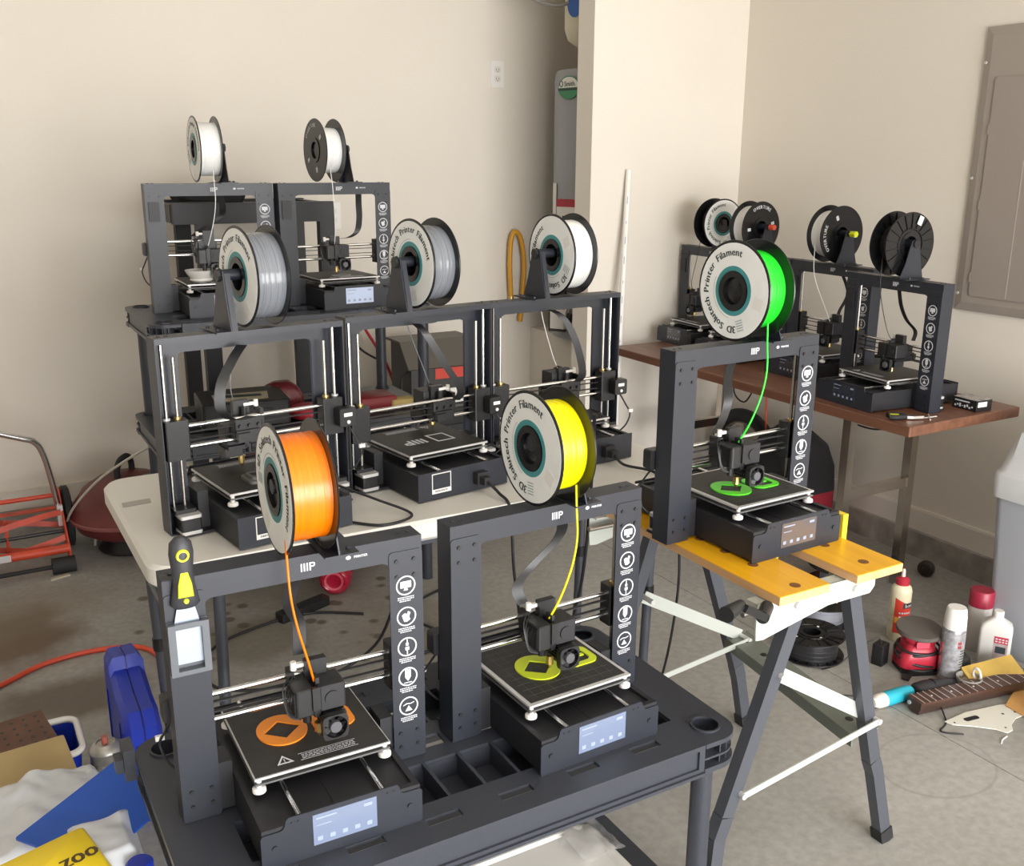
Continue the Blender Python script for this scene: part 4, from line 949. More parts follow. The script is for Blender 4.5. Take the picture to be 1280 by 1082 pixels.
# gas control and piping at its foot
gv = thing('gas_control_valve', 'black and white gas valve assembly at the foot of the heater', 'valve', (2.535, 3.93, .70), math.radians(35))
part('control_body', MB().rslab(-.05, .05, -.04, .04, .02, .11, .01, 3), white, gv); part('access_plate', MB().box(-.01, .11, -.02, .06, .0, .20), mat('charcoal_heater_plate', (.05, .045, .042), .5), gv)
part('dial', MB(T((-.02, -.04, .07)) @ RM('X', 90)).lathe([(.022, 0), (.02, .02), (0, .02)], 20, cap=False), blk, gv, smooth=40)
part('copper_tube', MB().tube([(-.05, -.03, .02), (-.08, -.05, .10), (-.02, -.05, .14), (.03, -.05, .10), (.05, -.05, .03)], .004, 8, smooth=8), white, gv, smooth=60)
part('pipe_elbow', MB().tube([(-.13, .06, .20), (-.08, .03, .17), (-.04, .0, .15), (-.03, .0, .11)], .011, 10, smooth=6), mat('dull_brass', (.35, .24, .10), .4, metal=.8), gv, smooth=60)
# expansion tank
et = thing('expansion_tank', 'cream expansion tank with blue sticker hanging above the heater', 'tank', (2.63, 3.90, 2.06))
part('vessel', MB().lathe([(.0, -.10), (.045, -.095), (.09, -.065), (.105, -.02), (.105, .14), (.09, .18), (0, .2)], 36, cap=False), mat('cream_enamel', (.62, .58, .44), .35), et, smooth=60)
part('blue_sticker', MB(T((-.100, -.040, .07)) @ Matrix.Rotation(math.radians(-65), 4, 'Z') @ RM('X', 90)).prism(ov(.035, .05), 0, .003), mat('blue_sticker', (.03, .12, .45), .4), et)
part('hose_pair', MB().tube([(-.09, -.02, .12), (-.16, .02, .10), (-.24, .1, .14), (-.3, .2, .25)], .008, 8, smooth=8).tube([(-.09, -.02, .09), (-.16, .02, .07), (-.25, .1, .11), (-.32, .2, .22)], .008, 8, smooth=8), mat('grey_hose', (.25, .24, .22), .5), et, smooth=60)
# yellow gas flex on the wall
gf = thing('gas_flex_line', 'yellow coated gas hose looped on the wall with red valve', 'hose', (2.487, VL - .02, .80))
part('hose_loop', MB().tube([(-.02, -.01, .02), (-.028, -.01, .18), (-.022, -.01, .30), (.0, -.012, .345), (.03, -.015, .31), (.05, -.015, .20), (.045, -.015, .06), (.03, -.015, -.1)], .0125, 10, smooth=8), mat('yellow_orange_hose', (.62, .30, .02), .45, bump=.3, bscale=200), gf, smooth=60)
part('valve_body', MB().cyl((-.045, -.01, -.02), (.02, -.01, -.02), .016, 12).cyl((-.02, -.01, -.05), (-.02, -.01, .03), .014, 12), brass, gf, smooth=40)
part('valve_handle', MB().box(-.07, -.035, -.035, -.01, -.05, .01).cyl((-.05, -.03, -.04), (-.05, -.03, .0), .018, 6), redm, gf)
# white pvc pipe leaning against the stub wall
pv = thing('plastic_pipe', 'thin white plastic pipe leaning upright against the bright wall', 'pipe', (2.475, 3.30, 0))
part('pipe_wall', MB().cyl((-.075, .0, 0), (.098, .187, 1.446), .0125, 16), white, pv, smooth=40)
mm = MB(); dv = (Vector((.098, .187, 1.446)) - Vector((-.075, .0, 0))).normalized()
for k in range(14):
    c = Vector((-.075, .0, 0)) + dv * (.25 + k * .083); mm.beam(c + Vector((-.007, -.0112, 0)), c + Vector((-.007, -.0112, 0)) + dv * (.03 if k % 3 else .012), .003, .0012, (0, 1, 0))
part('printed_lettering', mm, greyink, pv)

# ------------------------------------------------------------------ bin by the wall
tb = thing('swing_lid_bin', 'pale grey plastic bin with domed lid at the right edge', 'bin', (2.905, 1.615, 0))
gr = mat('pale_grey_bin_plastic', (.40, .42, .46), .45, bump=.1); gl = mat('light_grey_lid_plastic', (.60, .61, .62), .4)
part('body', MB().loft([[(x, y, 0) for x, y in rrect(-.165, .165, -.115, .115, .03)], [(x, y, .55) for x, y in rrect(-.200, .200, -.140, .140, .035)]]), gr, tb, smooth=40)
lid = part('lid', MB().loft([[(x, y, z) for x, y in rrect(-a, a, -b, b, r)] for z, a, b, r in ((.505, .207, .147, .035), (.575, .212, .151, .04), (.583, .206, .146, .04), (.59, .200, .141, .04), (.655, .192, .125, .05), (.715, .167, .10, .05), (.76, .117, .07, .05), (.775, .07, .05, .045))]), gl, tb, smooth=50)
part('swing_flap', MB(RM('Y', -90)).loft([[(z, y, x) for y, z in ((-.095, .615), (.095, .615), (.075, .715), (.0, .73), (-.075, .715))] for x in (.172, .194)]), gl, tb, smooth=40)

# ------------------------------------------------------------------ floor clutter, right
def lying_spool(label, u_, v_, fc, r_f, ribs, yaw, w_=.066, z=0):
    M = T((u_, v_, z + w_ / 2 + .0058)) @ RM('Z', yaw) @ RM('Y', -90)
    s = thing('filament_spool', label, 'filament spool', M=M, group='spools lying on the floor'); build_spool(s, fc, 1, 40, False, r_f, ribs, w_, None)
    part('bright_rivets', MB(T((w_ / 2 + .0016, 0, 0)) @ RM('Y', 90)).cyl((.045, 0, 0), (.045, 0, .002), .004, 8).cyl((-.022, .039, 0), (-.022, .039, .002), .004, 8).cyl((-.022, -.039, 0), (-.022, -.039, .002), .004, 8), white, s)
    return s
lying_spool('black spool with black filament lying flat under the workbench', 2.215, 1.965, 'black', .082, True, 20)
lying_spool('black spool with pale grey filament lying behind the black one', 2.43, 2.12, 'grey', .070, False, 50)
lying_spool('black spool lying farthest under the workbench near the table leg', 2.70, 2.31, 'grey', .055, False, 90, .066)
gb = thing('glue_bottle', 'cream glue bottle with a red cap and orange label', 'bottle', (2.539, 1.905, 0), math.radians(40))
part('bottle_body', MB().lathe([(.028, 0), (.032, .006), (.032, .165), (.029, .18), (.020, .188), (.020, .195)], 28), mat('cream_glue_plastic', (.72, .66, .46), .35), gb, smooth=40)
part('cap', MB().lathe([(.021, .188), (.021, .206), (.012, .212), (.008, .214)], 24), redm, gb, smooth=40); part('nozzle_tip', MB().lathe([(.0065, .212), (.0055, .235), (.003, .24)], 12), mat('clear_tip', (.7, .55, .5), .3), gb, smooth=40)
def wrap(r, a0, a1, z0, z1, n=14, slant=0.):
    m = MB(); vs = []
    for i in range(n + 1):
        a = math.radians(a0 + (a1 - a0) * i / n); k = slant * i / n
        vs += [(r * math.cos(a), r * math.sin(a), z0), (r * math.cos(a), r * math.sin(a), z1 + k)]
    m.add(vs, [(2 * i, 2 * i + 2, 2 * i + 3, 2 * i + 1) for i in range(n)]); return m
lb = part('bottle_label', wrap(.0324, 150, 262, .03, .150, slant=-.03), mat('red_glue_label', (.62, .05, .03), .45), gb)
part('label_band', wrap(.0326, 155, 260, .065, .085), mat('amber_band', (.80, .35, .04), .45), lb)
mm = wrap(.0327, 195, 260, .116, .134); part('brand_strip', mm, ink, lb)
mm = MB()
for i, ch in enumerate('bond'):
    a = math.radians(212 + i * 14); vs, fs = glyph(ch, .016); mm.M = T((.0332 * math.cos(a), .0332 * math.sin(a), .120)) @ Matrix.Rotation(a + PI / 2, 4, 'Z') @ RM('X', 90) @ T((-.004, 0, 0)); mm.add(vs, fs)
part('brand_lettering', mm, white, lb)
mm = MB()
for r_ in range(3):
    for i in range(5): a = math.radians(180 + i * 14 + r_ * 3); mm.M = T((.0331 * math.cos(a), .0331 * math.sin(a), .098 - r_ * .014)) @ Matrix.Rotation(a + PI / 2, 4, 'Z'); mm.box(-.003, .003, -.0003, .0003, 0, .005)
part('label_print', mm, decal, lb)
ch_ = thing('plug_in_charger', 'black plug-in power adapter on the floor left of the sander', 'charger', (2.353, 1.815, 0), math.radians(15))
part('adapter_body', MB().rslab(-.022, .022, -.018, .018, 0, .068, .004, 3, .002), blk, ch_, smooth=40); part('lead', MB().tube([(0, .0, .066), (-.01, .01, .085), (-.05, .05, .05), (-.10, .08, .004), (-.17, .10, .004)], .0018, 6, smooth=8), cable_m, ch_)
sd = thing('palm_sander', 'red palm sander upside down with its black cord wrapped round', 'sander', (2.424, 1.742, 0), math.radians(-25))
part('sander_body', MB().loft([[(x * 1.0, y, z) for x, y in rrect(-a, a, -b, b, min(a, b) * .55, 5)] for z, a, b in ((.012, .050, .040), (.02, .062, .045), (.06, .060, .046), (.075, .046, .038), (.095, .042, .036), (.110, .056, .046), (.122, .060, .050))]), redm, sd, smooth=45)
part('sanding_pad', MB(T((0, 0, .122)) @ RM('X', 6)).lathe([(.064, 0), (.068, .004), (.066, .014), (0, .015)], 32, cap=False), mat('sanding_disc', (.10, .085, .075), .9, bump=.4, bscale=900), sd, smooth=40)
part('vent_grille', MB().box(-.03, .01, -.052, -.046, .092, .112), mat('pinkish_red_grille', (.55, .06, .10), .5), sd)
part('wrapped_cord', MB().tube([((.062 + .004 * math.sin(k * .9)) * math.cos(k * .5), (.052 + .004 * math.cos(k)) * math.sin(k * .5), .05 + .028 * math.sin(k * .21) + .008 * math.sin(k * .5)) for k in range(0, 52)], .0042, 7, smooth=2), cable_m, sd, smooth=60)
part('base_rim', MB().rslab(-.056, .056, -.05, .05, 0, .014, .02, 4), blk, sd)
sc_ = thing('spray_can', 'silver aerosol can with a tall white cap beside the sander', 'spray can', (2.457, 1.650, 0), math.radians(0))
part('can_body', MB().lathe([(.030, 0), (.033, .004), (.033, .165), (.030, .172), (.026, .178)], 28), mat('silver_tinplate', (.52, .52, .55), .25, metal=.8, var=.2, vscale=30), sc_, smooth=40)
part('can_cap', MB().lathe([(.032, .168), (.031, .20), (.028, .226), (.025, .232), (0, .232)], 28, cap=False), white, sc_, smooth=40)
l = part('can_label', wrap(.0333, 165, 300, .02, .16), mat('grey_can_label', (.38, .38, .40), .35, metal=.4, var=.4, vscale=60), sc_)
mm = MB()
for a in (245, 255):
    for z in (.118, .130): aa = math.radians(a); mm.M = T((.0337 * math.cos(aa), .0337 * math.sin(aa), z)) @ Matrix.Rotation(aa + PI / 2, 4, 'Z'); mm.box(-.0022, .0022, -.0003, .0003, -.004, .004)
part('red_squares', mm, redm, l)
mm = MB()
for i, c_ in enumerate('KRYLON'[:0] or 'PLUM'):
    pass
for r_ in range(9):
    for i in range(4): a = math.radians(262 + i * 9); mm.M = T((.0336 * math.cos(a), .0336 * math.sin(a), .035 + r_ * .0085)) @ Matrix.Rotation(a + PI / 2, 4, 'Z'); mm.box(-.0022, .0022, -.0003, .0003, 0, .0025)
part('label_print', mm, ink, l)
rc = thing('aerosol_can', 'white can with a dark red cap in front of the grey bin', 'spray can', (2.70, 1.735, 0))
part('can_body', MB().lathe([(.033, 0), (.035, .004), (.035, .150), (.030, .158)], 28), mat('off_white_can', (.50, .48, .45), .4), rc, smooth=40); part('can_cap', MB().lathe([(.036, .148), (.036, .196), (.033, .200), (0, .200)], 28, cap=False), mat('dark_red_cap', (.30, .015, .04), .4), rc, smooth=40)
al = thing('rubbing_alcohol_bottle', 'translucent white square bottle with pink label near the bin', 'bottle', (2.648, 1.640, 0), math.radians(-58))
part('bottle_body', MB().loft([[(x, y, z) for x, y in rrect(-a, a, -b, b, r, 4)] for z, a, b, r in ((0, .042, .026, .008), (.004, .045, .029, .01), (.125, .045, .029, .01), (.140, .040, .026, .012), (.158, .016, .014, .012), (.164, .013, .013, .012))]), mat('milky_bottle_plastic', (.60, .59, .56), .35), al, smooth=40)
part('cap', MB().lathe([(.015, .160), (.015, .178), (.013, .180)], 24), white, al, smooth=40)
l = part('bottle_label', MB().box(-.002, .036, -.0298, -.029, .035, .108), mat('grey_pink_label', (.40, .32, .32), .5, var=.2, vscale=60), al); part('label_header', MB().box(-.002, .036, -.0302, -.0298, .086, .108), mat('crimson_header', (.45, .03, .06), .5), l); part('label_panel', MB().box(.003, .031, -.0302, -.0298, .055, .076), ink, l)
mm = MB(RM('X', 90)); 
for r_ in range(2):
    for i in range(4): mm.prism([(.001 + i * .009, .090 + r_ * .008), (.007 + i * .009, .090 + r_ * .008), (.007 + i * .009, .094 + r_ * .008), (.001 + i * .009, .094 + r_ * .008)], .0302, .0304)
part('label_print', mm, decal, l)
jr = thing('glass_jar', 'small clear jar with white lid ring lying by the yellow envelope', 'jar', (2.445, 1.575, 0))
part('jar_body', MB().lathe([(.03, 0), (.033, .004), (.033, .035), (.036, .038), (.036, .046), (.033, .046), (.030, .038), (.029, .006), (0, .004)], 28, cap=False), mat('cloudy_glass', (.45, .44, .40), .2, trans=.4), jr, smooth=40)
part('pull_ring', MB(T((.02, -.01, .05)) @ RM('Y', 80)).tube([(.022 * math.cos(2 * PI * i / 20), .012 * math.sin(2 * PI * i / 20), 0) for i in range(20)], .0035, 7, closed=True), white, jr, smooth=60)
part('contents', MB().lathe([(.028, .006), (.028, .034), (0, .036)], 20, cap=False), mat('brown_bits', (.16, .11, .07), .8, var=.6, vscale=120), jr)
dk = thing('rubber_dome', 'black round rubber cap standing behind the jar', 'cap', (2.52, 1.665, 0)); part('dome_shell', MB().lathe([(.034, 0), (.035, .03), (.030, .05), (.018, .06), (0, .063)], 28, cap=False), blk_soft, dk, smooth=60); part('rim', MB().lathe([(.036, 0), (.037, .006), (.035, .010)], 28), blk_soft, dk)
ev = part('padded_envelope', MB(T((2.53, 1.545, .035)) @ RM('Z', -12) @ RM('X', 28) @ RM('Y', -8)).rslab(-.085, .085, -.04, .055, -.003, .004, .004, 2), mat('ochre_envelope', (.50, .33, .07), .65, bump=.4, bscale=40, var=.12, vscale=12)); tag(ev, 'folded ochre yellow envelope leaning behind the guitar neck', 'envelope')
pp = part('paper_scrap', MB(T((2.56, 1.44, .006)) @ RM('Z', 10)).prism([(-.12, -.03), (-.02, -.055), (.12, -.035), (.13, .05), (.0, .06), (-.10, .04)], 0, .003), mat('orange_kraft_paper', (.55, .29, .09), .7, var=.2, vscale=10)); tag(pp, 'flat orange brown paper under the guitar neck', 'paper')
gn = thing('guitar_neck', 'dark guitar neck with fretted rosewood fingerboard on the floor', 'guitar neck', (2.205, 1.572, .018), math.radians(-9.5))
part('neck_wood', MB().loft([[(x, y * (1 + x * .3), z) for y, z in ((-.026, .018), (-.026, .004), (-.018, -.014), (.018, -.014), (.026, .004), (.026, .018))] for x in (0, .51)]), mat('dark_neck_wood', (.05, .025, .018), .35), gn)
fb = part('fingerboard', MB().prism([(0, -.0265), (.51, -.0305), (.51, .0305), (0, .0265)], .018, .024), fretwood, gn)
x = .012; k = 0
while x < .50:
    part('fret', MB().box(x - .0009, x + .0009, -.0262 - x * .007, .0262 + x * .007, .024, .0255), alu, fb, key=None); x += .0195 + k * .0011; k += 1
part('inlay_dots', MB().cyl((.06, 0, .024), (.06, 0, .0244), .003, 10).cyl((.13, 0, .024), (.13, 0, .0244), .003, 10).cyl((.21, 0, .024), (.21, 0, .0244), .003, 10).cyl((.30, 0, .024), (.30, 0, .0244), .003, 10), white, fb)
part('heel_screw', MB().cyl((-.001, .015, .008), (-.004, .015, .008), .006, 12), alu, gn)
pg = part('pickguard', MB(T((2.34, 1.43, .002)) @ RM('Z', -8)).prism([(-.11, .05), (-.02, .065), (.10, .06), (.16, .045), (.15, .0), (.085, -.01), (.05, -.028), (.03, -.05), (.005, -.055), (-.01, -.03), (-.05, 0.0), (-.10, .03)], 0, .003), mat('cream_guitar_plastic', (.68, .66, .58), .4)); tag(pg, 'cream guitar pickguard with a black slot below the neck', 'pickguard')
part('pickup_slot', MB(T((2.34, 1.43, .002)) @ RM('Z', -8)).rslab(-.055, -.005, .026, .042, .003, .0036, .007, 4), blk, pg); part('screw_holes', MB(T((2.34, 1.43, .002)) @ RM('Z', -8)).cyl((.02, -.035, .003), (.02, -.035, .0036), .003, 8).cyl((.07, .02, .003), (.07, .02, .0036), .004, 8).cyl((-.09, .035, .003), (-.09, .035, .0036), .003, 8).cyl((.11, .015, .003), (.11, .015, .0036), .004, 8), ink, pg)
tbt = thing('squeeze_tube', 'cyan and white bottle lying on its side by the workbench foot', 'bottle', (2.130, 1.64, .021), math.radians(-4))
part('tube_body', MB(RM('Y', 90)).lathe([(.020, .03), (.021, .034), (.021, .125), (.016, .135), (0, .136)], 24, cap=False), mat('cyan_label', (.02, .38, .50), .4), tbt, smooth=40)
part('tube_end', MB(RM('Y', 90)).lathe([(0, -.012), (.012, -.010), (.016, .0), (.020, .006), (.0205, .033)], 24, cap=False), mat('warm_white_plastic', (.72, .68, .62), .4), tbt, smooth=40)
bo = thing('cordless_shaver', 'dark rounded hand tool lying between the bottle and jar', 'tool', (2.335, 1.615, .022), math.radians(-12))
part('tool_body', MB(RM('Y', 90)).loft([[(r * .8 * math.cos(2 * PI * i / 20), r * math.sin(2 * PI * i / 20), z) for i in range(20)] for z, r in ((-.06, .012), (-.052, .024), (-.02, .028), (.03, .025), (.07, .016), (.09, .010))]), mat('charcoal_fabric_plastic', (.022, .022, .026), .6), bo, smooth=60); part('tool_band', MB(RM('Y', 90)).lathe([(.0245, .0), (.0245, .006)], 20), blk, bo)
bl = part('blade_offcut', MB(T((2.36, 1.72, .003)) @ RM('Z', 30)).prism([(-.035, -.012), (.01, -.016), (.04, .004), (.02, .014), (-.03, .010)], 0, .003), blk_soft); tag(bl, 'thin black offcut flat on the floor before the sander', 'scrap')
cord('thin_lead', 'thin black lead running past the cyan bottle to the guitar neck', [(2.0, 1.83, .003), (2.12, 1.72, .003), (2.24, 1.655, .003), (2.30, 1.60, .03), (2.25, 1.50, .003), (2.19, 1.47, .003), (2.23, 1.43, .003)], .0022)
sl = thing('speaker_leg', 'black upright block cut off by the right edge of the photo', 'stand', (2.50, 1.325, 0), 0); part('block', MB().rslab(-.035, .05, -.05, .05, 0, .13, .006, 3), blk, sl); part('foot', MB().box(-.04, .055, -.055, .055, 0, .012), blk_soft, sl)
dc = thing('drain_plug', 'dark round threaded plug lying at the foot of the right wall', 'plug', (3.045, 2.19, .030), math.radians(200)); part('cap_disc', MB(RM('Y', 90)).lathe([(.028, -.01), (.030, -.006), (.030, .012), (.026, .016), (.012, .018), (.010, .026), (0, .026)], 24, cap=False), mat('rust_dark_plastic', (.035, .022, .018), .5), dc, smooth=40); part('threaded_neck', MB(RM('Y', 90)).lathe([(.022, -.034), (.022, -.010)], 24), mat('dull_grey_neck', (.28, .27, .24), .5), dc, smooth=40)

# things below the brown table
bg_ = thing('tool_bag', 'black bag with a red lower half beneath the brown table', 'bag', (2.985, 2.82, 0), math.radians(2))
part('bag_bottom', MB().rslab(-.13, .13, -.13, .13, 0, .22, .05, 5, .02), mat('red_bag_fabric', (.30, .015, .03), .7, bump=.4, bscale=60), bg_, smooth=50)
part('bag_top', MB().loft([[(x + .01 * math.sin(9 * y), y, z + .02 * math.sin(14 * y + 2 * x)) for x, y in rrect(-a, a, -b, b, r, 6)] for z, a, b, r in ((.20, .135, .135, .05), (.30, .135, .13, .06), (.38, .11, .11, .06), (.42, .06, .08, .05))]), mat('black_bag_fabric', (.016, .016, .018), .8, bump=.5, bscale=60), bg_, smooth=60)
part('bag_strap', MB().ribbon([(-.14, -.09, .22), (-.16, -.07, .36), (-.12, 0, .44), (-.16, .07, .36), (-.14, .09, .22)], .03, .004, (0, 1, .3)), blk_soft, bg_)
wl = thing('spare_wheel', 'black rubber wheel leaning below the brown table behind the workbench', 'wheel', M=T((3.06, 3.19, .212)) @ RM('Y', 84))
n = 48; part('tyre', MB().tube([(.180 * math.cos(2 * PI * i / n), .180 * math.sin(2 * PI * i / n), 0) for i in range(n)], .030, 12, closed=True), blk_soft, wl, smooth=70)
part('rim', MB().lathe([(.152, -.012), (.156, .0), (.152, .012), (.146, .012), (.146, -.012), (.152, -.012)], 48, cap=False), mat('dull_rim_steel', (.16, .13, .11), .45, metal=.5), wl, smooth=40)
hb_ = part('hub', MB().cyl((0, 0, -.03), (0, 0, .03), .03, 20), mat('dull_rim_steel'), wl)
for k in range(6): a = PI * k / 3; part('spoke', MB().beam((.02 * math.cos(a), .02 * math.sin(a), 0), (.15 * math.cos(a), .15 * math.sin(a), 0), .016, .004), mat('dull_rim_steel'), wl)
cord('extension_lead', 'orange lead hanging below the brown table near the wheel', [(2.95, 3.0, .69), (2.96, 2.98, .45), (2.98, 3.0, .2), (3.0, 3.1, .06), (3.02, 3.3, .008)], .004, orangem)
cord('adapter_lead', 'black twin lead looped beneath the brown table edge', [(2.9, 3.05, .695), (2.88, 3.1, .55), (2.90, 3.05, .5), (2.92, 3.0, .60), (2.93, 2.95, .695)], .0035)
cord('hanging_lead', 'black lead sagging under the brown table between its legs', [(2.93, 2.75, .695), (2.93, 2.6, .56), (2.93, 2.4, .53), (2.93, 2.25, .60), (2.93, 2.1, .695)], .0035)

# ------------------------------------------------------------------ left side and back
kg = thing('kettle_grill', 'small dark red kettle grill on the floor by the far wall', 'grill', (.535, 3.93, 0))
rg = mat('dusty_maroon_enamel', (.105, .014, .014), .45, var=.3, vscale=9, bump=.2)
part('bowl', MB().lathe([(.09, .062), (.14, .07), (.190, .10), (.210, .142)], 40, cap=True), rg, kg, smooth=60)
part('lid', MB().lathe([(.213, .140), (.216, .148), (.212, .156), (.198, .20), (.160, .255), (.105, .292), (.04, .308), (0, .31)], 40, cap=False), rg, kg, smooth=60)
part('rim_band', MB().lathe([(.213, .138), (.219, .142), (.219, .150), (.213, .154)], 40, cap=False), mat('pinkish_worn_rim', (.20, .06, .055), .45), kg, smooth=40)
part('lid_handle', MB().tube([(-.035, -.045, .29), (-.035, -.045, .335), (-.015, -.02, .365), (.015, .02, .365), (.03, .04, .335), (.03, .04, .29)], .012, 8, smooth=5), blk_soft, kg, smooth=60)
part('ash_base', MB().lathe([(.12, .006), (.125, .012), (.11, .03), (.095, .064)], 32), blk, kg, smooth=40)
for k in range(3): a = 2 * PI * k / 3 + .5; part('leg', MB().cyl((.15 * math.cos(a), .15 * math.sin(a), 0), (.14 * math.cos(a), .14 * math.sin(a), .08), .006, 8), alu, kg)
cord('white_wall_lead', 'white lead arching over the kettle grill towards the shelving', [(.34, 4.15, .008), (.31, 4.0, .10), (.33, 3.85, .22), (.40, 3.68, .36), (.47, 3.5, .47), (.53, 3.3, .57)], .0045, mat('pale_grey_lead', (.55, .52, .46), .5))
# reel mower
mw = thing('reel_mower', 'orange red push reel mower with steel handle at far left', 'lawn mower', (.30, 3.93, 0), 0)
om = mat('orange_red_mower_paint', (.52, .055, .02), .45, var=.2, vscale=14)
part('side_plate', MB(Matrix(((0, 0, 1, 0), (1, 0, 0, 0), (0, 1, 0, 0), (0, 0, 0, 1)))).prism([(-.14, .03), (-.10, .015), (.05, .05), (.13, .16), (.12, .25), (.06, .26), (.0, .19), (-.08, .13), (-.15, .08)], -.006, .0), om, mw)
part('side_plate', MB(T((-.42, 0, 0)) @ Matrix(((0, 0, 1, 0), (1, 0, 0, 0), (0, 1, 0, 0), (0, 0, 0, 1)))).prism([(-.14, .03), (-.10, .015), (.05, .05), (.13, .16), (.12, .25), (.06, .26), (.0, .19), (-.08, .13), (-.15, .08)], -.006, .0), om, mw)
part('front_bar', MB().cyl((0, -.13, .085), (-.42, -.13, .085), .017, 14), om, mw, smooth=40)
part('top_bar', MB().cyl((0, .10, .225), (-.42, .10, .225), .009, 12), om, mw, smooth=40); part('rear_bar', MB().beam((0, .05, .19), (-.42, .05, .19), .035, .004), om, mw)
for k in range(4):
    pts = [(-.01 - .40 * i / 8, -.015 + .075 * math.cos(k * PI / 2 + i * .17), .115 + .075 * math.sin(k * PI / 2 + i * .17)) for i in range(9)]
    part('reel_blade', MB().ribbon(pts, .022, .002, (0, .3, 1), 2), om, mw)
part('reel_shaft', MB().cyl((0, -.015, .115), (-.42, -.015, .115), .007, 10), blk, mw); part('reel_spider', MB().beam((-.2, -.09, .115), (-.2, .06, .115), .004, .012).beam((-.2, -.015, .04), (-.2, -.015, .19), .012, .004, (0, 1, 0)), om, mw)
part('wheel', MB(T((.003, .13, .125)) @ RM('Y', 90)).lathe([(.03, 0), (.11, .002), (.12, .010), (.12, .030), (.11, .035), (.03, .035)], 32), blk_soft, mw, smooth=40)
part('roller', MB().cyl((.01, -.15, .03), (-.07, -.15, .03), .030, 16).cyl((-.28, -.16, .03), (-.36, -.16, .03), .030, 16).cyl((-.07, -.155, .03), (-.28, -.155, .03), .008, 10), blk_soft, mw, smooth=40)
part('wing_nut', MB().cyl((-.33, -.16, .035), (-.44, -.175, .03), .008, 8).box(-.30, -.20, -.147, -.146, .075, .10), alu, mw)
part('push_handle', MB().tube([(-.01, .03, .17), (-.025, .01, .30), (-.045, -.01, .42), (-.07, -.02, .475), (-.12, -.03, .50), (-.32, -.05, .58), (-.55, -.05, .66)], .0115, 10, smooth=8), chrome, mw, smooth=60)
part('handle_bracket', MB().box(-.02, -.0, .0, .05, .13, .21), alu, mw)
cord('garden_hose', 'thin orange red hose curving across the floor at left', [(-.30, 2.80, .008), (-.12, 2.90, .008), (.005, 2.966, .008), (.116, 3.038, .008), (.232, 3.062, .008), (.346, 3.045, .008), (.42, 2.99, .008), (.445, 2.86, .008), (.43, 2.65, .008), (.41, 2.45, .008)], .008, mat('orange_red_hose', (.62, .07, .03), .4), 'hose')
o = part('wood_shim', MB(T((.248, 3.734, 0)) @ RM('Z', 15)).prism([(-.035, -.010), (.035, -.008), (.035, .010), (-.028, .008)], 0, .006), mat('pale_shim_wood', (.50, .43, .32), .7)); tag(o, 'small pale offcut alone on the floor in front of the grill', 'offcut')
# shelving contents (middle deck)
cs = thing('tool_case', 'black case with white printed labels on the middle rear shelf', 'case', (.83, 3.21, .645), math.radians(-6))
part('case_body', MB().rslab(-.15, .13, -.11, .11, 0, .085, .012, 3, .004), blk, cs, smooth=40); part('paper_label', MB(T((0, -.01, .0856)) @ RM('Z', 3)).prism([(-.11, -.07), (.06, -.075), (.08, .03), (-.10, .04)], 0, .0008), mat('aged_paper', (.50, .45, .32), .6, var=.25, vscale=40), cs); part('label_print', MB(T((0, -.01, .0866))).prism([(-.09, -.02), (.05, -.03), (.05, .0), (-.08, .015)], 0, .0006), ink, cs); part('latch', MB().box(-.08, -.05, -.116, -.11, .03, .06).box(.04, .07, -.116, -.11, .03, .06), steel_blk2, cs)
rp = part('red_pail_lid', MB(T((1.035, 3.16, .645))).lathe([(.0, 0), (.065, 0), (.072, .01), (.072, .022), (.064, .032), (.03, .036), (.0, .036)], 32, cap=False), redm, smooth=40); tag(rp, 'round bright red lid on the middle rear shelf', 'lid')
rbx = thing('cord_reel_bag', 'clear red bag of coiled cord behind the round red lid', 'bag', (.985, 3.31, .645)); part('coil', MB().tube([((.045 + .008 * math.sin(k * 1.7)) * math.cos(k * .7), .02 * math.sin(k * 1.1), .045 + (.030 + .005 * math.cos(k)) * math.sin(k * .7)) for k in range(40)], .006, 6, smooth=3), mat('dull_red_cord', (.22, .02, .025), .5), rbx, smooth=60); part('bag_skin', MB().loft([[(x, y, z) for x, y in rrect(-a, a, -b, b, .02)] for z, a, b in ((.0, .065, .045), (.04, .07, .05), (.08, .05, .04), (.095, .03, .02))]), mat('red_film', (.30, .05, .06), .25, trans=.5), rbx, smooth=50)
rr_ = thing('red_toolbox', 'dark red metal toolbox low on the rear shelf unit behind the orange spool', 'toolbox', (1.02, 3.15, .425), 0); part('toolbox_body', MB().box(-.19, .19, -.08, .10, 0, .13), mat('dark_red_metal', (.26, .02, .025), .35), rr_); part('toolbox_lid', MB().box(-.192, .192, -.082, .102, .13, .148), mat('dark_red_metal'), rr_); part('toolbox_handle', MB().tube([(-.06, -.03, .148), (-.06, -.03, .158), (.06, -.03, .158), (.06, -.03, .148)], .006, 8), blk, rr_)
tr = part('tray_of_tools', MB(T((1.20, 2.93, 0))).box(-.01, .0, -.01, .0, 0, .01), blk); bpy.data.objects.remove(tr)
rk = thing('metal_rack', 'black steel rack against the far wall behind the upper printers', 'rack', (1.07, 3.95, 0))
for x in (-.195, .275):
    for y in (-.15, .22): part('upright', MB().box(x - .03, x + .03, y - .02, y + .02, 0, 1.25), steel_blk2, rk)
part('header_beam', MB().box(-.305, .308, -.17, -.13, 1.25, 1.325), steel_blk2, rk); part('header_beam', MB().box(-.305, .308, .20, .24, 1.25, 1.325), steel_blk2, rk)
for x in (-.29, .29): part('side_beam', MB().box(x - .018, x + .018, -.13, .20, 1.255, 1.32), steel_blk2, rk)
part('rack_shelf', MB().box(-.27, .27, -.13, .20, 1.30, 1.315), steel_blk2, rk)
